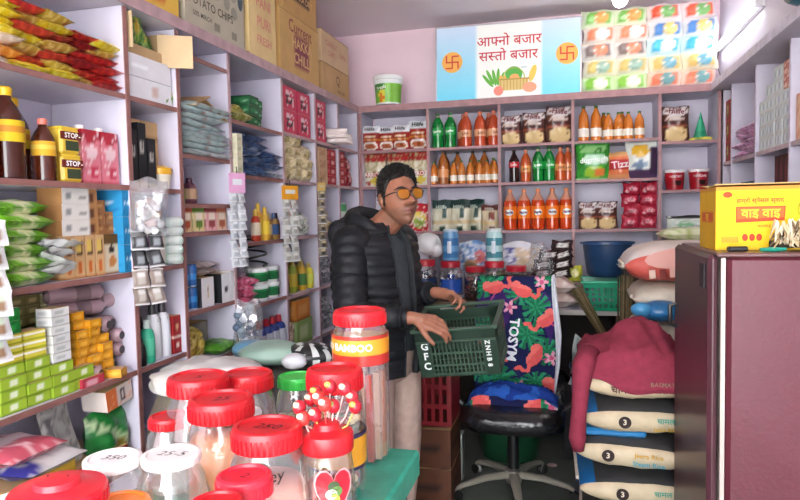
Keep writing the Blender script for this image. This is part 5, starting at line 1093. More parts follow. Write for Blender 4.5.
o = put(sweetjar(.042, .16, .033, .016, 'dcdcdc', fill='d8d0c8', fillh=.04, ring=False), -.70, .655, 'white-lidded jar in the lower left corner')
# sacks and bags between the counter and the left shelves
def blob(name, c, r, col, label, cat, seed=0, amp=.15, mat='sack', fr=6):
    b = MB().ell((0, 0, 0), r, col, 26, 18)
    b.v = [tuple(Vector(p)*(1+amp*noise.noise(Vector(p)*fr+Vector((seed*3.1, 0, 0))))) for p in b.v]
    if callable(col): pass
    return b.build(name, mat, None, c, label=label, cat=cat)
b = MB().lathe([(.17, 0, '4a4440'), (.21, .05, '5a544c'), (.21, .4, '5a544c'), (.2, .72, '6a6258'), (.16, .8, '6a6258'), (.001, .82, '6a6258')], 22); b.v = [tuple(Vector(p)*(1+.05*noise.noise(Vector(p)*7))) for p in b.v]
b.v = [(x, y, z*1.14) for x, y, z in b.v]; b.build('jute_sack', 'sack', None, (-1.2, 1.93, 0), label='full grey jute sack standing behind the counter', cat='sack')
b = MB().lathe([(.16, 0, '3a3836'), (.2, .05, '3f3d3a'), (.2, .7, '3f3d3a'), (.17, .82, '4a4844'), (.001, .85, '4a4844')], 22, mtx=Matrix.Translation((0, 0, 0))); b.v = [tuple(Vector(p)*(1+.06*noise.noise(Vector(p)*6+Vector((3, 1, 0))))) for p in b.v]
b.v = [(x, y, z*1.1) for x, y, z in b.v]; b.build('dark_sack', 'sack', None, (-1.12, 2.36, 0), label='dark full sack standing between counter and shelves', cat='sack')
blob('plastic_sheet_bundle', (-1.19, 1.92, .955), (.2, .17, .06), 'd8d4d0', 'crumpled white plastic sheet on top of the jute sack', 'sheet', 1, .28, 'film', 16)
blob('clear_green_bag', (-1.13, 2.29, .965), (.15, .13, .04), '9ab8a8', 'pale green clear bag lying on the dark sack', 'bag', 2, .2, 'film', 13)
blob('blue_bag', (-1.24, 2.33, .965), (.08, .08, .04), '6a98b4', 'blue and tan bag lying beside the pale green bag', 'bag', 5, .2, 'film', 8)
b = MB().ell((0, 0, 0), (.11, .1, .05), '2a2c2c', 24, 14); 
for i in range(len(b.c)):
    q = b.v[b.f[i][0]]
    if math.sin(q[0]*110+q[1]*40) > .55: b.c[i] = 'c8ccc8'
b.build('striped_bag', 'film', None, (-.99, 2.31, .955), label='black and white striped bag beside the green jar', cat='bag')
MB().ell((0, 0, 0), (.05, .05, .03), 'd8d8dc', 14, 8).build('white_bundle', 'film', None, (-1.0, 2.2, .955), label='small white bundle in front of the striped bag', cat='bundle')
# ================================================================== FRIDGE WITH CARTON
t = thing('fridge', 'maroon fridge standing at the right with items on top', 'fridge', (.42, 2.0, 0))
M_FR = nodemat('maroon_enamel', .42, .5, var=.12, vscale=2.5, bump=.12, bscale=70, col='5c2430', coat=.2)
M_FD = nodemat('dark_maroon_door', .4, .5, var=.15, vscale=4, bump=.05, bscale=40, col='4a2730', coat=.1)
MB().box((.33, .29, .69), (.62, .58, 1.34), 'ffffff', bev=.012).build('cabinet', M_FR, t)
MB().box((-.012, .29, .69), (.026, .6, 1.35), 'ffffff', bev=.011).build('door', M_FD, t, (-.008, 0, 0))
MB().box((.009, .285, .69), (.012, .57, 1.33), 'b8a8a0').build('door_gasket', 'plastic', t)
MB().box((.32, .29, 1.364), (.66, .6, .012), '6a4a48', bev=.004).build('top_panel', 'plastic', t)
MB().box((-.036, .06, 1.30), (.004, .06, .07), '2a2428').build('sticker', 'ink', t)
MB().tube([(-.02, .54, 1.06), (-.055, .54, 1.07), (-.055, .54, 1.14), (-.02, .54, 1.15)], .009, 8, '1e1a1c').build('handle', 'plastic', t)
MB().box((.3, .29, .01), (.58, .54, .03), '1c1718').build('base', 'plastic', t)
YC = ('e8c41c',)
t = thing('noodle_carton', 'bright yellow noodle carton with red Devanagari print on the fridge', 'carton', (.64, 2.23, 1.371), .0)
w, d, h = .42, .24, .19
MB().pbox(w, d, h, art('e4be18', ('b', .93, 1, 'd88a30'), ('b', 0, .03, 'c89a20')), art('d8a818', ('r', -.75, .75, .44, .6, 'c8502a'), ('b', .93, 1, 'c88a30')), lambda u, v: 'c8a060', (20, 24), 'c8a040').build('carton_body', 'paper', t)
b = MB(); y0 = -d/2-.0015
addtext(b, dglyph('हाम्रो स्पेसल स्वाद', .0175), 'c04a26', (-.09, y0, .147))
b.add([(-.155, y0, .082), (-.025, y0, .088), (-.022, y0, .130), (-.155, y0, .130)], [(0, 1, 2, 3)], 'c8441e')
b.add([(-.152, y0-.0005, .092), (-.027, y0-.0005, .097), (-.025, y0-.0005, .127), (-.152, y0-.0005, .127)], [(0, 1, 2, 3)], 'dc6428')
addtext(b, dglyph('वाइ वाइ', .036), 'e8c830', (-.089, y0-.001, .109))
addtext(b, dglyph('चाउचाउ', .012), 'c85a26', (-.08, y0, .071))
for i in range(3): b.ell((-.13+.019*i, y0, .038), (.008, .0006, .011), 'b83c1e', 10, 6)
b.ell((-.178, y0, .166), (.013, .0006, .009), 'c8481e', 14, 6)
for i in range(5): b.box((-.19+.0095*i, y0, .032), (.009, .0004, .018), 'd09a24')
ringp = arc(y0, (.045, .12), .035, 0, 2*PI, 28); b.tube(ringp, .0015, 4, '8a9a28')
b.build('lettering', 'ink', t)
b = MB(); ltr(b, 'वाइ', .032, 'e8c830', (0, 0, 0), .02); b.build('side_lettering', 'ink', t, (-w/2-.001, 0, .098), (0, 0, -PI/2))
for s, zz in ((1, .012), (-1, .008)): MB().box((0, 0, 0), (w, .1, .003), 'c8a868').build('top_flap', 'paper', t, (0, s*.06, h+zz*.6), (s*.06, 0, 0))
t = thing('soft_brush', 'cream bristle brush lying on the fridge before the yellow carton', 'brush', (.705, 2.065, 1.372))
brush_root = t
b = MB()
for i in range(220):
    x = rj.uniform(-.10, .10); a = rj.uniform(-.6, .6); l = rj.uniform(.045, .075)*(1+.6*(x+.1)); zz = rj.uniform(.008, .05)
    b.tube([(x, .02, zz*.6), (x+l*.4*math.sin(a), -.005, zz+.012), (x+l*math.sin(a), -.02-l*.25, max(.006, zz*.5+rj.uniform(-.01, .02)))], [.004, .0045, .001], 4, rj.choice(['d8c8a8', 'e4d8bc', 'c0a880', '6a5844', 'cbb894']))
brush_root.scale = (1.15, 1, 1.45); b.build('bristles', 'straw', t, kind='stuff'); MB().tube([(-.12, .01, .012), (.15, .01, .018)], .008, 8, '3a332c').build('spine', 'matte', t)
MB().box((0, 0, .008), (.055, .02, .015), '1c1c1e', bev=.004).build('black_clip', 'plastic', None, (.475, 2.045, 1.3705), (0, 0, .1), label='small black clip on the fridge corner', cat='clip')
MB().tube([(-.035, 0, .006), (.0, 0, .006), (.035, .0, .006)], [.005, .007, .005], 8, '1f8a74').build('teal_pen', 'plastic', None, (.565, 2.035, 1.371), (0, 0, .15), label='short teal pen lying before the yellow carton', cat='pen')
# ================================================================== SACKS
def sack(W, D, T, front, topc, endc, seed, word=None, disc=None, n=22, m=28):
    """lying sack, front to -y, base z=0"""
    def fn():
        t = thing('rice_sack', '', 'sack')
        b = MB(); vs = []; fs = []; cs = []
        for i in range(n+1):
            u = i/n*2-1; e = (1-abs(u)**3.2)**.5; e = max(e, .16)
            for j in range(m):
                a = 2*PI*j/m; ca, sa = math.cos(a), math.sin(a)
                yy = math.copysign(abs(ca)**.6, ca)*D/2*(.86+.14*e); zz = math.copysign(abs(sa)**.75, sa)*T/2*e
                q = .012*noise.noise((u*4, a*1.5, seed*5.3))+.006*noise.noise((u*11, a*4, seed))
                vs.append((u*W/2, -yy*(1+q*4), T/2+zz*(1+q*5)))
        for i in range(n):
            for j in range(m):
                fs.append((i*m+j, i*m+(j+1) % m, (i+1)*m+(j+1) % m, (i+1)*m+j)[::-1])
                a = 2*PI*(j+.5)/m; u = (i+.5)/n*2-1
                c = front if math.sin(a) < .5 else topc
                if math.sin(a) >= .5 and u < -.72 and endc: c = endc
                cs.append(c)
        b.add(vs, fs, cs, True)
        for i_, rev in ((0, False), (n, True)): b.add(vs[i_*m:(i_+1)*m], [tuple(range(m))[::(-1 if rev else 1)]], front)
        b.build('sack_cloth', 'sack', t)
        for s in (-1, 1):
            MB().box((s*W*.505, 0, T*.5), (.02, D*.55, T*.12), 'd8d0c0', bev=.004).build('sewn_end', 'cloth', t)
        l = MB(); yf = -D/2*1.035
        if disc is not None:
            l.lathe([(.001, 0, '2a1a18'), (.024, 0, '2a1a18')], 20, False, Matrix.Translation((disc, yf, T*.52)) @ Matrix.Rotation(PI/2, 4, 'X'), cap=False)
            ltr(l, '3', .03, 'd8ccb8', (disc, yf-.001, T*.52), .03)
            l.build('emblem', 'ink', t)
        for s_, sz, col, px, pz in (word or ()): ltr(MB(), s_, sz, col, (px, yf-.001, T*pz), .015).build('lettering', 'ink', t)
        return t
    return fn
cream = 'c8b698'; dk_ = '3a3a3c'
Xs = .262; Ys = 2.925
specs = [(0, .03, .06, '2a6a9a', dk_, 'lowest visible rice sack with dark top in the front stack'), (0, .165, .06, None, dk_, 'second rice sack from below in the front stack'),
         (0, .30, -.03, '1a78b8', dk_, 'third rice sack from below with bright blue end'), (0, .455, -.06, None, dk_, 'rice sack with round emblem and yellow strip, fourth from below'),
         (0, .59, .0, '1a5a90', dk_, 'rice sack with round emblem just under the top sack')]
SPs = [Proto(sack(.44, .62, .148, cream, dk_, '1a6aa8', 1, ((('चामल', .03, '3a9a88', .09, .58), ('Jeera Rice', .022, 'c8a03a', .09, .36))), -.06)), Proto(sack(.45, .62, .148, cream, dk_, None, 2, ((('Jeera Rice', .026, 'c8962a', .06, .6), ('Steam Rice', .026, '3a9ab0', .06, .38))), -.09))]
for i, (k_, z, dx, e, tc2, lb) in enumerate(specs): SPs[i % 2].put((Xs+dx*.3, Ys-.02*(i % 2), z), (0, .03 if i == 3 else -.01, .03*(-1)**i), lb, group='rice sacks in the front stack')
o = sack(.43, .62, .15, 'd0bc9c', 'd0bc9c', 'd8dcdc', 3, ((('चामल', .04, '4a2a24', -.06, .42), ('BASMATI', .024, '8a6a58', .09, .6), ('RICE 25 KG', .02, '8a6a58', .09, .42))))(); o.location = (Xs, Ys, .73); o['label'] = 'top rice sack of the front stack under the maroon shawl'
MB().box((Xs-.09, Ys-.06, .602), (.25, .42, .03), '2a78b0', bev=.01).build('blue_film', 'film', None, label='blue film sheet between the upper sacks', cat='film')
# rear stack
rs = [('lowest', 0.0), ('second', .16), ('third', .32), ('fourth', .48), ('fifth', .64), ('sixth', .8)]
RS = Proto(sack(.44, .5, .165, 'cfc6b4', 'cfc6b4', None, 7, None, .12))
for i, (nm, z) in enumerate(rs): RS.put((.53+.012*(-1)**i, 3.5, z), .04*(-1)**i, f'pale rice sack in the rear stack, {nm} from the floor', group='pale sacks in the rear stack')
o = RS.put((.53, 3.47, .985), -.03, 'pale rice sack with dark emblem just under the pink sack', group='pale sacks in the rear stack')
MB().ell((0, 0, 0), (.1, .08, .05), '2a72a8', 16, 10).ell((-.09, -.04, .01), (.05, .04, .035), '4a9acc', 12, 8).build('blue_sack_end', 'film', None, (.42, 3.2, 1.02), label='bunched blue sack end sticking out of the rear stack', cat='sack end')
o = sack(.46, .5, .19, 'c8584c', 'd8c8c0', 'd8d0cc', 9, None, None)(); o.location = (.5, 3.42, 1.15); o.rotation_euler = (0, -.07, 0); o['label'] = 'pink and red rice sack with green emblem on top of the rear stack'
b = MB(); yf = -.262
b.ell((.02, yf+.002, .12), (.17, .002, .05), 'e0a89c', 24, 8)
b.ell((.03, yf-.002, .12), (.034, .002, .03), '3a5a34', 18, 8); b.ell((.03, yf-.004, .127), (.02, .002, .014), '9ab088', 14, 8)
for i in range(3): b.box((-.12+.045*i, yf, .055), (.028, .001, .04), ['d8b8a8', '7a2a24', 'd8a898'][i])
b.box((.1, yf, .055), (.06, .001, .04), 'c8a050'); b.build('printed_panel', 'ink', o)
Proto(lying('flour_bag', .3, .2, .06, art('d0d4b0', ('n', 3, .1, 'a8b868'), ('e', 0, .5, .5, .2, 'e0d8d0')), 91)).put((.62, 3.62, 1.335), 0, 'pale flour bag lying behind the pink sack').__setitem__('category', 'bag')
Proto(lying('flour_bag', .26, .2, .05, art('d8d0c8', ('n', 3, .1, 'b8a8a0')), 92)).put((.42, 3.9, 1.15), 0, 'white bag lying between the blue basin and the pink sack').__setitem__('category', 'bag')
MB().box((.43, 3.93, .57), (.25, .2, 1.15), '4a4440').build('carton_pile', 'paper', None, label='dark carton pile behind the rear sacks', cat='carton')
# ---- maroon shawl
t = MB(); nx, ny = 44, 34
cx, cy, zt = .262, 2.90, .885
vs = []; fs = []
for j in range(ny+1):
    for i in range(nx+1):
        u = i/nx*2-1; v = j/ny*2-1          # v=-1 front edge, +1 back
        x = cx+.01+u*.235; y = cy+v*.36
        heap = .15*math.exp(-((u-.08)/.52)**2-((v+.1)/.6)**2)+.05*math.exp(-((u+.5)/.35)**2-((v+.2)/.5)**2)
        w_ = u*7+v*4+2.2*noise.noise((u*1.6, v*1.6, 1)); fold = .03*(abs(math.sin(w_))**.7-.5)*(.6+.4*math.cos(v*2))+.035*noise.noise((u*3, v*3, 4.2))+.012*noise.noise((u*9, v*9, 2))
        z = zt+heap+fold*.9
        if v < -.72:
            k_ = (-.72-v)/.28; y = cy-.36*.72-.36*.28*k_*.45; z = z-fold*.9*(1-.35*(1-k_))-k_*(.085+.035*math.cos((u-.1)*3))+.008*k_*math.sin(u*7)
        if abs(u) > .82: z -= (abs(u)-.82)/.18*.06
        vs.append((x, y, z))
for j in range(ny):
    for i in range(nx): k_ = j*(nx+1)+i; fs.append((k_, k_+1, k_+nx+2, k_+nx+1))
t.add(vs, fs, '8a3446', True)
# sleeve-like tail hanging on the left side of the stack
tail = [(.08, 2.70, .92), (.055, 2.62, .88), (.045, 2.59, .80), (.036, 2.58, .70), (.030, 2.58, .60), (.034, 2.58, .55)]
t.tube(tail, [.045, .045, .034, .03, .034, .022], 14, '8a3446', up=(0, 1, 0))
o = t.build('maroon_shawl', 'cloth', None, label='maroon knitted shawl thrown over the front rice sacks', cat='shawl')
m_ = o.modifiers.new('thickness', 'SOLIDIFY'); m_.thickness = .006
# clear film hanging at the side of the stack
MB().tube([(.475, 2.61, .66), (.45, 2.605, .60), (.46, 2.605, .53), (.48, 2.61, .51)], .004, 6, 'a89c88').build('loose_strap', 'cloth', None, label='pale strap dangling beside the front sacks', cat='strap')
# ================================================================== OFFICE CHAIR
CX, CY = -.29, 3.38
t = thing('office_chair', 'black leather office chair on castors beside the crate', 'chair', (CX, CY, 0))
BL = '17171a'
b = MB(); vs = []; fs = []; n, m = 36, 20
for i in range(m+1):
    ph = -PI/2+PI*i/m
    for j in range(n):
        a = 2*PI*j/n; ca, sa = math.cos(a), math.sin(a); cp_, sp_ = math.cos(ph), math.sin(ph)
        x = .27*math.copysign(abs(ca)**.55, ca)*abs(cp_)**.35; y = .25*math.copysign(abs(sa)**.55, sa)*abs(cp_)**.35; z = .065*math.copysign(abs(sp_)**.7, sp_)
        z += .008*noise.noise((x*14, y*14, 2)); z -= .02*max(0, -y-.12)*4*.3
        vs.append((x, y, .44+z))
for i in range(m):
    for j in range(n): fs.append((i*n+j, i*n+(j+1) % n, (i+1)*n+(j+1) % n, (i+1)*n+j))
b.add(vs, fs, BL, True); b.build('seat', 'leather', t)
b = MB().ell((0, 0, 0), (.24, .05, .32), BL, 24, 16); b.v = [(math.copysign(abs(x/.24)**.7, x)*.24, y, math.copysign(abs(z/.32)**.75, z)*.32) for x, y, z in b.v]; b.build('backrest', 'leather', t, (.0, .235, .83), (-.1, 0, 0))
for s in (-1, 1):
    a_ = MB().tube([(s*.27, .02, .46), (s*.325, .02, .5), (s*.33, .02, .6), (s*.325, .02, .66)], .017, 8, '1c1c1e').build('arm_post', 'plastic', t)
    MB().box((s*.325, .02, .675), (.06, .25, .04), BL, bev=.015).build('arm_pad', 'leather', t)
MB().tube([(0, 0, .11), (0, 0, .39)], .032, 14, '141416').build('gas_column', 'plastic', t)
MB().box((0, 0, .375), (.22, .2, .025), '1c1c1e').build('seat_plate', 'metal', t)
MB().lathe([(.04, .06, 'a8a49c'), (.046, .08, 'b8b4ac'), (.046, .13, '9a968e'), (.034, .14, '9a968e')], 16).build('hub', 'metal', t)
lg = None
for i in range(5):
    a = rad(-90+72*i+10)
    l_ = MB().tube([(.03, 0, .105), (.16, 0, .1), (.29, 0, .075), (.315, 0, .06)], [.03, .024, .018, .014], 10, '8a8578', flat=.7).build('leg', 'plastic', t, (0, 0, 0), (0, 0, a))
    MB().lathe([(.001, -.02, '141414'), (.026, -.02, '141414'), (.028, -.012, '1e1e1e'), (.02, 0, '8a8680'), (.028, .012, '1e1e1e'), (.026, .02, '141414'), (.001, .02, '141414')], 14, mtx=Matrix.Translation((.315, 0, .029)) @ Matrix.Rotation(PI/2, 4, 'X')).build('castor', 'plastic', l_)
# ---- printed towel over the backrest
TW, TH = .44, .64
leaves = [(-.75, .92, .5, .16, .5), (-.35, .12, .5, .18, -.4), (.15, .84, .45, .14, -.3), (.55, .73, .4, .18, .9), (-.75, .55, .32, .22, .2), (.3, .5, .45, .2, -.7), (.75, .35, .35, .18, .6), (.5, .1, .4, .13, .1), (-.8, .2, .4, .2, .8), (.8, .97, .3, .1, .2)]
def seg(px, py, ax, ay, bx, by):
    dx, dy = bx-ax, by-ay; t_ = max(0, min(1, ((px-ax)*dx+(py-ay)*dy)/(dx*dx+dy*dy+1e-9))); return math.hypot(px-ax-t_*dx, py-ay-t_*dy)
flam = [(-.5, .90, 1, .3), (.22, .87, 1, -.2), (.75, .62, -1, .5), (-.68, .32, 1, -.6), (.45, .3, -1, .9), (1.0, .08, 1, .2)]
flow = [(-.12, .73, .12), (.7, .95, .13), (.12, .05, .13), (.85, .3, .1)]
def towelcol(u, v):
    x, y = u*TW/2, v*TH; c = '1c2048'
    if noise.noise((u*1.5, v*2.2, 8)) > .15: c = '3a2460'
    for lx, ly, rx, ry, a in leaves:
        dx, dy = x-lx*TW/2, y-ly*TH; ca, sa = math.cos(a), math.sin(a); p, q = (dx*ca+dy*sa)/(rx*TW/2), (-dx*sa+dy*ca)/(ry*TH/1.6)
        rr_ = p*p+q*q
        if rr_ < 1:
            th = math.atan2(q, p)
            if not (rr_ > .3 and math.sin(th*11) > .55): c = '1f6a48' if math.sin(th*7+lx*9) > -.2 else '2a8a62'
    for fx, fy, s, a in flam:
        dx, dy = (x-fx*TW/2)*s, y-fy*TH
        ca, sa = math.cos(a*s), math.sin(a*s); p, q = dx*ca+dy*sa, -dx*sa+dy*ca
        if (p/.052)**2+((q)/.034)**2 < 1 or ((p+.045)/.03)**2+((q-.018)/.03)**2 < 1: c = 'd85a58' if q < .012 else 'e0706a'
        nk = [(.045, -.005), (.075, -.02), (.09, .0), (.085, .025), (.105, .035)]
        for k_ in range(4):
            if seg(p, q, *nk[k_], *nk[k_+1]) < .010: c = 'd8605c'
        if seg(p, q, -.01, -.03, -.06, -.075) < .0035: c = 'b0487a'
    for fx, fy, r in flow:
        dx, dy = x-fx*TW/2, y-fy*TH; rr_ = math.hypot(dx, dy); th = math.atan2(dy, dx)
        if rr_ < .042*(.68+.32*math.cos(5*th)): c = 'c85a80' if rr_ < .013 else ('e0a0b4' if rr_ < .03 else 'd888a4')
    if u > .95: c = 'd0d4dc'
    return c
t = thing('beach_towel', 'flamingo and leaf printed towel draped over the chair back', 'towel', (CX, CY+.155, .505), rot=(-.1, 0, 0))
b = MB(); nx, ny = 90, 124; vs = []; fs = []; cs = []
def tpt(u, v):
    z = v*TH; y = -.012*math.sin(u*5+1)*(1-v)-.01*noise.noise((u*3, v*4, 1))-.03*(1-u*u)*.6
    if v > .985: y += (v-.985)/.015*.10
    return (u*TW/2+.012*math.sin(v*5)*(u), y, z)
for j in range(ny+1):
    for i in range(nx+1): vs.append(tpt(i/nx*2-1, j/ny))
for j in range(ny):
    for i in range(nx): k_ = j*(nx+1)+i; fs.append((k_, k_+1, k_+nx+2, k_+nx+1)); cs.append(towelcol((i+.5)/nx*2-1, (j+.5)/ny))
b.add(vs, fs, cs, True); o = b.build('printed_cloth', 'cloth', t); m_ = o.modifiers.new('thickness', 'SOLIDIFY'); m_.thickness = .004; m_.offset = 1
MB().tube([tpt(1.0, 1.0), tpt(1.03, .8), tpt(1.05, .5), tpt(1.0, .25), tpt(.97, .02)], [.008, .014, .014, .012, .006], 8, 'd4d8e0', flat=2).build('hem', 'cloth', t)
b = MB(); ltr(b, 'TOSYM', .072, 'e0e4ec', (-.01, -.036, .29), .03, -PI/2-.1); b.build('lettering', 'ink', t)
# blue cloth heap on the seat
b = MB(); vs = []; fs = []; nx, ny = 50, 26
for j in range(ny+1):
    for i in range(nx+1):
        u = i/nx*2-1; v = j/ny*2-1
        h_ = max(0, (1-u*u))**.5*max(0, 1-v*v)**.5
        z = .498+.075*h_+.028*h_*math.sin(v*10+u*5+2.5*noise.noise((u*2, v*3, 3)))+.02*noise.noise((u*5, v*5, 1))*h_
        vs.append((CX+u*.235, CY+.0+v*.12, z))
for j in range(ny):
    for i in range(nx):
        k_ = j*(nx+1)+i; fs.append((k_, k_+1, k_+nx+2, k_+nx+1))
cs = []
for j in range(ny):
    for i in range(nx):
        c = '1e3a8a' if noise.noise((i*.12, j*.12, 2)) < .2 else '2a5ab0'
        if j < 3: c = towelcol(i/nx*2-1, .3+j*.02)
        cs.append(c)
b.add(vs, fs, cs, True); b.build('blue_cloth', 'cloth', None, label='crumpled royal blue cloth heaped on the chair seat', cat='cloth')
# floor clutter
t = thing('plastic_crate', 'red slatted plastic crate on brown boxes behind the man\'s legs', 'crate', (-.75, 3.27, .42))
b = MB()
for s in (-1, 1):
    for i in range(9): b.box((-.16+.04*i, s*.13, .15), (.018, .006, .3), '7a1c22')
    for z in (.01, .1, .2, .29): b.box((0, s*.13, z), (.34, .008, .025), '7a1c22')
for s in (-1, 1): b.box((s*.17, 0, .15), (.008, .26, .3), '7a1c22')
b.box((0, 0, .006), (.34, .26, .01), '6a161c'); b.build('crate_slats', 'plastic', t)
MB().box((0, 0, .30), (.37, .29, .02), '8a2228', bev=.004).build('crate_rim', 'plastic', t) if 0 else None
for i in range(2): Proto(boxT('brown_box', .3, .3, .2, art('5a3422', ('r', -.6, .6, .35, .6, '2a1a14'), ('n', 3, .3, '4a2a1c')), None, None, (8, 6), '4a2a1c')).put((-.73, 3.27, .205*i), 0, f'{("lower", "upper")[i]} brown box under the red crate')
MB().pbox(.08, .08, .26, art('8a8c8a', ('b', .85, 1, 'b8bcb8')), None, lambda u, v: 'b8bcb8', (4, 6), '8a8c8a').build('grey_canister', 'plastic', None, (-.62, 3.52, 0), label='grey box standing on the floor beside the brown boxes', cat='box')
t = thing('green_tub', 'dark green tub on the floor behind the chair', 'tub', (-.36, 3.95, 0))
MB().lathe([(.17, 0, '14442c'), (.22, .3, '185236'), (.235, .31, '185236'), (.235, .325, '185236'), (.21, .325, '103a24'), (.001, .05, '103a24')], 26).build('tub_body', 'plastic', t)
MB().lathe([(.03, 0, 'a8888a'), (.025, .004, 'b89a9c'), (.001, .005, 'b89a9c')], 10).build('bottle_top', 'plastic', None, (-.1, 3.8, .001), label='small pink disc lying on the floor right of the chair', cat='disc')
t = thing('blue_tub', 'blue bucket behind the right arm of the chair', 'bucket', (.12, 3.62, .0))
MB().lathe([(.09, .0, '1a4a8a'), (.11, .62, '2458a0'), (.12, .63, '2a62ac'), (.12, .65, '2a62ac'), (.1, .65, '143a6a'), (.08, .1, '143a6a')], 20).build('bucket_body', 'plastic', t)
# ================================================================== CRATE
CW, CD, CH = .318, .25, .214
t = thing('plastic_crate', 'dark green plastic crate with white letters held by the man', 'crate', (-.414, 2.607, .879), rot=(.2, -.10, -.03))
GC = '25382d'; GC2 = '364d3e'
def cwall(name, W, H, M_, pan=.055, back=False):
    b = MB()
    th = .006
    for x in (-W/2+pan/2, W/2-pan/2): b.box((x, 0, H*.47), (pan, th, H*.94), GC, M_)
    inner = W-2*pan; nb = 13
    for i in range(nb+1): b.box((-inner/2+inner*i/nb, 0, H*.35), (.006, th*.8, H*.7), GC2, M_)
    for z in (.012, .05, .10, .15): b.box((0, -.0015, H*(z/.214)), (inner+.004, th+.003, .009), GC2, M_)
    for z in (.03, .075, .125): b.box((0, 0, z*H/.214), (inner+.004, th*.7, .005), GC, M_)
    b.box((0, 0, H*.81), (W, th, H*.2), GC, M_)
    return b.build(name, 'plastic', t)
cwall('front_wall', CW, CH, Matrix.Translation((0, -CD/2, 0)))
cwall('back_wall', CW, CH, Matrix.Translation((0, CD/2, 0)) @ Matrix.Rotation(PI, 4, 'Z'))
for s in (-1, 1): cwall('side_wall', CD, CH, Matrix.Translation((s*CW/2, 0, 0)) @ Matrix.Rotation(s*PI/2, 4, 'Z'))
b = MB().box((0, 0, .004), (CW, CD, .008), '24362c'); b.build('crate_floor', 'plastic', t)
b = MB()
for c, d in (((0, -CD/2-.006, CH*.93), (CW+.03, .02, .012)), ((0, CD/2+.006, CH*.98), (CW+.03, .02, .012)), ((-CW/2-.006, 0, CH*.95), (.02, CD+.03, .012)), ((CW/2+.006, 0, CH*.95), (.02, CD+.03, .012)), ((0, -CD/2-.004, CH*.70), (CW+.006, .014, .007))): b.box(c, d, GC2, bev=.003)
b.build('rim', 'plastic', t)
b = MB()
for i, ch in enumerate('GFC'): ltr(b, ch, .042, 'dfe4e0', (-CW/2+.032, -CD/2-.0055, .132-i*.042), .03)
for i, ch in enumerate('ZNHB8'): ltr(b, ch, .026, 'dfe4e0', (CW/2-.035, -CD/2-.0055, .138-i*.024), .03, -PI/2)
b.build('lettering', 'ink', t)
# ================================================================== THE MAN
man = thing('person', 'man in black puffer jacket and amber glasses holding a green crate', 'person', (-.8, 2.7, 0))
man.location = (0, 0, 0)
BY = rad(66); TC = Vector((-.82, 2.70, 0))
MT = Matrix.Translation(TC) @ Matrix.Rotation(BY, 4, 'Z')
HC = Vector((-.702, 2.655, 1.568))
MH = Matrix.Translation(HC) @ Matrix.Rotation(rad(43), 4, 'Z') @ Matrix.Rotation(rad(-5), 4, 'X') @ Matrix.Rotation(rad(-3), 4, 'Y')
def tw(x, y, z): return MT @ Vector((x, y, z))
def headpt(nx, ny, nz):
    x, y, z = .077*nx, .097*ny, .118*nz
    if nz < 0:
        k = -nz; x *= 1-.27*k**1.7; y -= .036*k**2.2
        if ny > 0: y -= .045*k*ny
    if nz > 0: x *= 1+.03*nz
    if ny < 0: y *= .95
    d = 0.0
    if ny < -.05:
        w = min(1, (-ny-.05)*3)
        def g(cx, cz, sx, sz): return math.exp(-((x-cx)/sx)**2-((z-cz)/sz)**2)
        npf = max(0, min(1, (.022-z)/.05)) if z > -.028 else max(0, 1-(-.028-z)/.016)
        d += .050*npf*math.exp(-(x/(.0095+.007*max(0, min(1, (.0-z)/.03))))**2)
        d += .010*(g(.019, -.03, .009, .009)+g(-.019, -.03, .009, .009))
        d += .006*(g(.03, .034, .028, .010)+g(-.03, .034, .028, .010))
        d -= .011*(g(.031, .008, .017, .013)+g(-.031, .008, .017, .013))
        d += .006*(g(.042, -.022, .020, .018)+g(-.042, -.022, .020, .018))
        d += .010*(g(0, -.056, .024, .006)+g(0, -.070, .020, .007)) - .006*g(0, -.063, .024, .003)
        d -= .005*g(0, -.083, .02, .006); d += .010*g(0, -.103, .022, .014)
        d *= w
    return Vector((x, y-d, z))
def headgrid(n, m, fn, off=0.0):
    V = []
    for j in range(m+1):
        ph = -PI/2+PI*j/m
        for i in range(n):
            a = 2*PI*i/n; nrm = (math.cos(ph)*math.sin(a), -math.cos(ph)*math.cos(a), math.sin(ph)); p = headpt(*nrm)
            V.append(p+Vector(nrm)*off)
    return V
def add_head(b, M_):
    n, m = 72, 56; V = headgrid(n, m, headpt); F = []
    for j in range(m):
        for i in range(n): F.append((j*n+i, j*n+(i+1) % n, (j+1)*n+(i+1) % n, (j+1)*n+i))
    b.add(V, F, '94644c', True, M_)
    for s in (-1, 1):
        Me = M_ @ Matrix.Translation((s*.077, .012, -.006)) @ Matrix.Rotation(s*.35, 4, 'Z') @ Matrix.Rotation(.15, 4, 'X')
        b.ell((0, 0, 0), (.009, .020, .031), '94644c', 14, 10, Me); b.ell((s*.006, .010, .004), (.007, .012, .026), '94644c', 12, 8, Me)
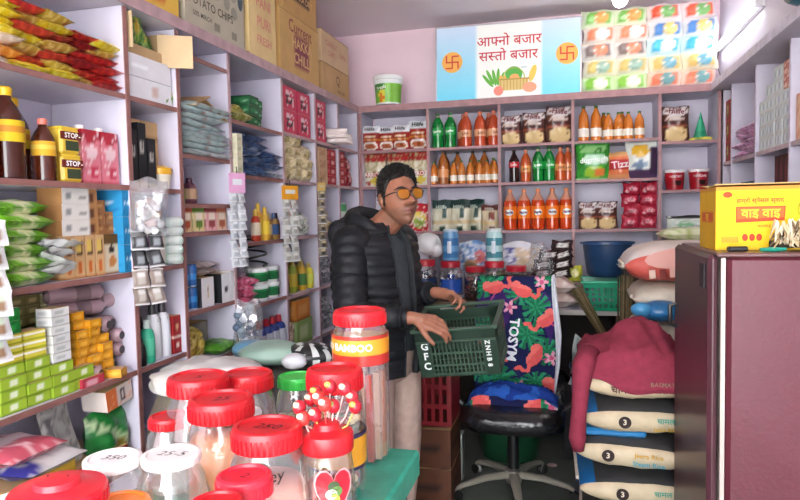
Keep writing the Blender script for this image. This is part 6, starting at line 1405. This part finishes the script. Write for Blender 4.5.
def add_hand(b, wrist, f, nrm, side, curls, thumb=.5, sc=1.0):
    """wrist point, finger direction, palm-facing direction; side=+1 puts the thumb along f x n"""
    f = Vector(f).normalized(); nrm = Vector(nrm); nrm = (nrm-f*nrm.dot(f)).normalized(); lat = f.cross(nrm)*side
    W0 = Vector(wrist)
    b.cap(W0-f*.02, W0+f*.03, .024*sc, .027*sc, 12)
    for k in range(4):
        o = lat*(.030-.019*k)*sc
        b.cap(W0+f*.02+o*.55, W0+f*(.09-.006*abs(k-1))*sc+o, .016*sc, .0125*sc, 10)
    Ls = ((.042, .026, .021), (.046, .029, .022), (.043, .027, .021), (.034, .021, .018))
    for k in range(4):
        p = W0+f*(.088-.006*abs(k-1))*sc+lat*(.030-.0195*k)*sc; ang = 0
        for q in range(3):
            ang += curls[k][q]; d = f*math.cos(ang)+nrm*math.sin(ang)+lat*(.06-.04*k)*(1 if q == 0 else .3)
            p2 = p+d.normalized()*Ls[k][q]*sc; b.cap(p, p2, (.0098-.0010*q-.0008*(k == 3))*sc, (.0092-.0011*q-.0008*(k == 3))*sc, 8); p = p2
    p = W0+f*.03+lat*.022*sc
    for q, (L_, r0, r1) in enumerate(((.038, .0155, .0125), (.032, .0120, .0105), (.026, .0103, .0085))):
        d = (f*.75+lat*(.75-.28*q)+nrm*thumb*(.6+.3*q)).normalized(); p2 = p+d*L_*sc; b.cap(p, p2, r0*sc, r1*sc, 8); p = p2
RS_ = tw(-.185, .0, 1.385); LS_ = tw(.185, .0, 1.385)
RW = Vector((-.585, 2.415, 1.092)); LW = Vector((-.55, 2.74, 1.152))
RE = Vector((-.845, 2.40, 1.09)); LE = Vector((-.755, 2.93, 1.10))
b = MB()
add_head(b, MH)
nb0 = tw(0, .01, 1.40); nb1 = MH @ Vector((0, .022, -.055))
b.cap(nb0, nb1, .066, .058, 16); b.cap(tw(0, -.01, 1.36), tw(0, -.01, 1.42), .09, .07, 16)
for z, rx, ry in ((.93, .165, .115), (1.02, .16, .115), (1.12, .165, .12), (1.22, .175, .12), (1.31, .175, .11)):
    b.ell((0, 0, z), (rx, ry, .10), '94644c', 20, 12, MT)
b.cap(tw(-.15, 0, 1.37), tw(.15, 0, 1.37), .055, .055, 12)
for S, E, W_ in ((RS_, RE, RW), (LS_, LE, LW)): b.cap(S, E, .05, .04, 12); b.cap(E, W_, .039, .025, 12)
HPZ = .90; legs = []
for s in (-1, 1):
    hp_ = tw(s*.09, -.03, HPZ); kn = tw(s*.10, -.06, .50); an = tw(s*.105, -.02, .09); legs.append((hp_, kn, an))
    b.cap(hp_, kn, .085, .055, 14); b.cap(kn, an, .056, .038, 14); b.cap(an, an+MT.to_3x3() @ Vector((0, -.14, -.045)), .036, .03, 10)
add_hand(b, RW, (1, -.06, -.22), (.0, .62, -.78), -1, ((.25, .6, .5), (.3, .65, .5), (.35, .7, .5), (.4, .7, .5)), .4, 1.0)
add_hand(b, LW, (1, -.28, -.12), (.0, -.55, -.83), 1, ((.35, .8, .7), (.45, .9, .7), (.55, .9, .7), (.6, .9, .7)), .25, .98)
def remesh(b, vox, smooth=4):
    me = bpy.data.meshes.new('tmp'); me.from_pydata(b.v, [], b.f); ob = bpy.data.objects.new('tmp', me); COL.objects.link(ob)
    m1 = ob.modifiers.new('r', 'REMESH'); m1.mode = 'VOXEL'; m1.voxel_size = vox
    m2 = ob.modifiers.new('s', 'SMOOTH'); m2.factor = .5; m2.iterations = smooth
    dg = bpy.context.evaluated_depsgraph_get(); dg.update(); out = bpy.data.meshes.new_from_object(ob.evaluated_get(dg))
    bpy.data.objects.remove(ob); bpy.data.meshes.remove(me)
    return out
def sstep(a, b_, x): t_ = max(0, min(1, (x-a)/(b_-a))); return t_*t_*(3-2*t_)
me = remesh(b, .004, 2); me.name = 'body'
IH = MH.inverted(); base = Vector(lin('94614b')[:3]); lipc = Vector(lin('7e4440')[:3]); stub = Vector(lin('5a4236')[:3]); dark = Vector(lin('2a1c18')[:3])
buf = []
for v in me.vertices:
    c = base.copy(); p = IH @ v.co
    if abs(p.x) < .12 and -.16 < p.y < .13 and -.125 < p.z < .14:
        f_ = sstep(.03, -.04, p.y)
        # beard shadow on jaw, chin and upper lip
        s_ = sstep(-.030, -.06, p.z)*.5*sstep(.06, .0, p.y)*sstep(-.13, -.1, p.z)
        mo = math.exp(-((p.z+.049)/.005)**2-(p.x/.028)**2)*.5*f_
        c = c.lerp(stub, min(1, s_+mo))
        li_ = math.exp(-((p.z+.0615)/.008)**2-(p.x/.021)**2)*f_
        c = c.lerp(lipc, min(.85, li_*1.2)); c = c.lerp(dark, .6*f_*math.exp(-((p.z+.063)/.0028)**2-(p.x/.02)**2)); c = c.lerp(dark, .4*f_*math.exp(-((p.z+.044)/.004)**2-((abs(p.x)-.010)/.006)**2)); c = c.lerp(stub, .35*f_*math.exp(-((p.z-.004)/.013)**2-((abs(p.x)-.03)/.02)**2))
    buf += [c.x, c.y, c.z, 1]
ca = me.color_attributes.new('Col', 'FLOAT_COLOR', 'POINT'); ca.data.foreach_set('color', buf)
me.polygons.foreach_set('use_smooth', [True]*len(me.polygons)); me.materials.clear(); me.materials.append(MAT['skin'])
o = bpy.data.objects.new('body', me); COL.objects.link(o); o.parent = man
# eyes, brows
for s in (-1, 1):
    e = MB().ell((0, 0, 0), (.0125, .0125, .0125), 'd8d0c8', 14, 10, MH @ Matrix.Translation((s*.031, -.0765, .009))).build('eye', 'plastic', man)
    MB().ell((0, 0, 0), (.006, .003, .006), '20120c', 12, 8, MH @ Matrix.Translation((s*.031+.002, -.0885, .008))).build('iris', 'plastic', e)
    MB().tube([(s*.014, -.0985, .030), (s*.03, -.0985, .0365), (s*.046, -.0885, .034), (s*.056, -.075, .027)], [.003, .0045, .0038, .0015], 6, '1a1210', mtx=MH).build('eyebrow', 'hair', man)
# hair
def hairmask(p, nrm):
    line = .083-.016*abs(p.x)/.07
    if p.y < -.045: return p.z > line
    if p.y < .0: return p.z > line-.10*sstep(-.045, -.01, p.y)
    if p.y < .03: return p.z > -.012+.03*(1 if abs(p.x) > .06 and p.y > .004 else 0)
    return p.z > -.07+.05*sstep(.09, .03, p.y)
b = MB(); n, m = 150, 110; g = random.Random(11)
pts = {}; nr = {}
for j in range(m+1):
    ph = -PI/2+PI*j/m
    for i in range(n):
        a = 2*PI*i/n; q = (math.cos(ph)*math.sin(a), -math.cos(ph)*math.cos(a), math.sin(ph)); pts[(i, j)] = headpt(*q); nr[(i, j)] = Vector(q)
V = []; ix = {}; F = []
def hv(i, j, layer):
    k = (i, j, layer)
    if k not in ix:
        p = pts[(i, j)]; q = nr[(i, j)]
        top = sstep(.0, .09, p.z); th = .003+.017*top+.005*top*noise.noise(p*55)+.002*noise.noise(p*130)
        ix[k] = len(V); V.append(p+q*(th if layer else -.004))
    return ix[k]
inside = lambda i, j: hairmask(pts[(i % n, j)], nr[(i % n, j)])
cells = {(i, j) for j in range(m) for i in range(n) if inside(i, j) and inside(i+1, j) and inside(i, j+1) and inside(i+1, j+1)}
for i, j in cells:
    i2 = (i+1) % n; F.append((hv(i, j, 1), hv(i2, j, 1), hv(i2, j+1, 1), hv(i, j+1, 1)))
    for (di, dj, e0, e1) in ((-1, 0, (i, j+1), (i, j)), (1, 0, (i2, j), (i2, j+1)), (0, -1, (i, j), (i2, j)), (0, 1, (i2, j+1), (i, j+1))):
        if ((i+di) % n, j+dj) not in cells and 0 <= j+dj < m: F.append((hv(*e0, 1), hv(*e0, 0), hv(*e1, 0), hv(*e1, 1)))
b.add(V, F, '15110f', True, MH)
for k in range(2600):
    i = g.randrange(n); j = g.randrange(int(m*.5), m-1)
    if (i, j) not in cells: continue
    p = pts[(i, j)]; q = nr[(i, j)]; top = sstep(.02, .1, p.z); L_ = .007+.017*top
    d = (q+Vector((g.uniform(-.5, .5), g.uniform(-.6, .25), g.uniform(.0, .5)))).normalized(); s0 = p+q*(.002+.010*top)
    c_ = Vector((g.uniform(-1, 1), g.uniform(-1, 1), g.uniform(-1, .2)))*.006
    b.tube([s0, s0+d*L_*.5, s0+d*L_+c_], [.0032, .0026, .0006], 4, g.choice(['15110f', '1c1614', '0f0c0b']), True, MH)
b.build('hair', 'hair', man)
# glasses
fr = MB()
def lensring(s, k=1.0, y=-.113, N=22):
    out = []
    for i in range(N):
        a = 2*PI*i/N; ca, sa = math.cos(a), math.sin(a)
        x = .0265*k*math.copysign(abs(ca)**.62, ca); z = .0215*k*math.copysign(abs(sa)**.68, sa)
        if z < 0: x *= 1-.18*(-z/.0215)
        out.append((s*.0335+x, y+abs(s*.0335+x)*.16+abs(x)*.02-.003, z+.006))
    return out
for s in (-1, 1):
    R_ = lensring(s); fr.tube(R_+[R_[0]], .0019, 6, '1a1412', True, MH); 
    c_ = Vector((s*.0335, -.110, .006)); Lr = lensring(s, .97); 
    MB().add([tuple(c_)]+Lr, [(0, 1+i, 1+(i+1) % 22) for i in range(22)], 'c8741e', True, MH).build('lens', 'lens', man)
    fr.tube([(s*.060, -.103, .016), (s*.078, -.085, .014), (s*.083, -.03, .008), (s*.0845, .012, .012)], .0022, 6, '1a1412', True, MH)
fr.tube([(-.009, -.1135, .014), (0, -.1165, .016), (.009, -.1135, .014)], .0018, 6, '1a1412', True, MH)
fr.build('glasses_frame', 'plastic', man)
# ---- clothes
M_NY = nodemat('black_nylon', .55, .3, var=.12, vscale=14, bump=.35, bscale=28)
def ringpt(z, a, k=0.0, secs=None):
    """torso section; a=0 looks forward (-y)"""
    for q in range(len(secs)-1):
        if secs[q][0] <= z <= secs[q+1][0]: break
    z0, x0, y0, c0 = secs[q]; z1, x1, y1, c1 = secs[q+1]; t_ = max(0, min(1, (z-z0)/(z1-z0))); t_ = t_*t_*(3-2*t_)
    rx, ry, cy_ = x0+(x1-x0)*t_+k, y0+(y1-y0)*t_+k, c0+(c1-c0)*t_
    sa, ca = math.sin(a), math.cos(a)
    return (rx*math.copysign(abs(sa)**.85, sa), cy_-ry*math.copysign(abs(ca)**.85, ca), z)
JS = [(.80, .185, .150, -.02), (.95, .195, .160, -.02), (1.1, .2, .158, -.01), (1.25, .21, .152, 0), (1.36, .205, .135, .0), (1.42, .15, .11, .005), (1.47, .088, .085, .0), (1.5, .082, .082, -.01)]
J = MB(); nz, na = 150, 56; V = []; F = []
def gap(z): return .24-.08*sstep(1.45, .9, z)
for layer in (0, 1):
    for j in range(nz+1):
        z = .81+(1.465-.81)*j/nz
        for i in range(na+1):
            a0 = gap(z); a = a0+(2*PI-2*a0)*i/na
            sag = z+.012*math.cos(a)
            rib = abs(math.sin(PI*(sag-.81)/.044))**.6
            k = .006+.0085*rib*sstep(1.47, 1.4, z)+.006*noise.noise((a*3, z*14, 2)) if layer == 0 else -.008
            V.append(ringpt(z, a, k, JS))
st = (nz+1)*(na+1)
for j in range(nz):
    for i in range(na):
        q = j*(na+1)+i; F.append((q, q+1, q+na+2, q+na+1)); q += st; F.append((q+na+1, q+na+2, q+1, q))
for j in range(nz):
    for i in (0, na): q = j*(na+1)+i; F.append((q, q+na+1, q+na+1+st, q+st)[::(1 if i else -1)])
for i in range(na):
    for j in (0, nz): q = j*(na+1)+i; F.append((q, q+1, q+1+st, q+st)[::(-1 if j == 0 else 1)])
J.add(V, F, '15171b', True, MT)
def sleeve(S, E, W_, r):
    P = []; N_ = 70
    S = Vector(S); E = Vector(E); W_ = Vector(W_)
    for i in range(N_+1):
        t_ = i/N_
        c1 = S.lerp(E, .9); c2 = E.lerp(W_, .1)
        if t_ < .5: q = S.lerp(E, t_/.5)
        else: q = E.lerp(W_, (t_-.5)/.5)
        bl = math.exp(-((t_-.5)/.09)**2)*.35; q = q.lerp((S.lerp(E, .82)+E.lerp(W_, .18))/2, bl); P.append(q)
    L_ = 0; rr_ = []
    for i in range(N_+1):
        if i: L_ += (P[i]-P[i-1]).length
        t_ = i/N_; r0 = r[0]+(r[1]-r[0])*min(1, t_/.5) if t_ < .5 else r[1]+(r[2]-r[1])*(t_-.5)/.5
        rr_.append(r0-.004+.008*abs(math.sin(PI*L_/.044))**.6+.004*noise.noise((L_*12, r[0], 1)) if t_ < .96 else r[2]*.86)
    J.tube(P, rr_, 20, '15171b', True)
sleeve(tw(-.165, .0, 1.395), RE, RW+Vector((-.025, -.002, .004)), (.078, .066, .046))
sleeve(tw(.165, .0, 1.395), LE, LW+Vector((-.03, .01, .0)), (.078, .066, .046))
for s in (-1, 1): J.ell((s*.15, .0, 1.375), (.095, .095, .085), '15171b', 18, 12, MT)
# collar and folded hood behind the neck
col_p = [(.075, -.095, 1.40), (.098, -.05, 1.445), (.10, .03, 1.47), (.06, .085, 1.485), (0, .10, 1.49), (-.06, .085, 1.485), (-.10, .03, 1.47), (-.098, -.05, 1.445), (-.075, -.095, 1.40)]
J.tube(col_p, [.016, .024, .03, .036, .04, .036, .03, .024, .016], 12, '15171b', True, MT, flat=1.35)
hd = MB().ell((0, .135, 1.415), (.145, .075, .085), '15171b', 24, 16); hd.v = [tuple(Vector(p)+Vector((0, 0, 1))*.012*math.sin(p[0]*40+p[2]*30)+Vector(p).normalized()*.012*noise.noise(Vector(p)*14)) for p in hd.v]
J.add(hd.v, hd.f, '191c20', True, MT)
jk = J.build('jacket', M_NY, man)
for s in (-1, 1):
    zp = [ringpt(z, s*gap(z), .012, JS) for z in [.812+.04*i for i in range(17)]]
    MB().tube(zp, .005, 6, '24282b', True, MT).build('zip', 'matte', jk)
SHS = [(.80, .168, .128, -.02), (.95, .178, .140, -.02), (1.1, .180, .138, -.01), (1.25, .185, .132, 0), (1.36, .18, .115, .0), (1.42, .12, .095, .005), (1.47, .079, .079, .0), (1.5, .075, .078, -.01)]
S = MB(); V = []; F = []; nz, na = 30, 40
for j in range(nz+1):
    z = .86+(1.435-.86)*j/nz
    for i in range(na): V.append(ringpt(z, 2*PI*i/na, .003*noise.noise((i*.4, z*9, 1)), SHS))
for j in range(nz):
    for i in range(na): F.append((j*na+i, j*na+(i+1) % na, (j+1)*na+(i+1) % na, (j+1)*na+i))
S.add(V, F, '43484c', True, MT); S.build('shirt', 'cloth', man)
T = MB()
T.ell((0, -.02, .87), (.172, .145, .13), 'b49c90', 26, 16, MT)
for hp_, kn, an in legs:
    T.tube([hp_+Vector((0, 0, .02)), hp_.lerp(kn, .35), hp_.lerp(kn, .7), kn, kn.lerp(an, .4), kn.lerp(an, .75), an+Vector((0, 0, .0)), an-Vector((0, 0, .045))], [.102, .099, .088, .078, .072, .066, .062, .062], 22, 'b49c90', True)
T.v = [tuple(Vector(p)+Vector((1, .3, 0))*.008*noise.noise((p[0]*8, p[1]*8, p[2]*16))) for p in T.v]
T.build('trousers', 'cloth', man)
for (hp_, kn, an) in legs:
    fw = MT.to_3x3() @ Vector((0, -1, 0)); a0 = Vector((an.x, an.y, 0))
    sh = MB().tube([a0-fw*.07+Vector((0, 0, .045)), a0+Vector((0, 0, .05)), a0+fw*.1+Vector((0, 0, .042)), a0+fw*.19+Vector((0, 0, .032))], [.042, .048, .046, .03], 14, '2a2624', True); sh.v = [(x, y, max(z, .002)) for x, y, z in sh.v]; sh.build('shoe', 'leather', man)

# roots stand at the base of their things
def rebase(root, loc):
    loc = Vector(loc)
    for ch in COL.objects:
        if ch.parent == root: ch.location = ch.location-loc
    root.location = root.location+loc
rebase(man, (-.82, 2.7, 0)); rebase(LU, (-1.64, 2.6, 0)); rebase(BU, (-.12, 4.65, 0)); rebase(RU, (1.08, 3.56, 0))
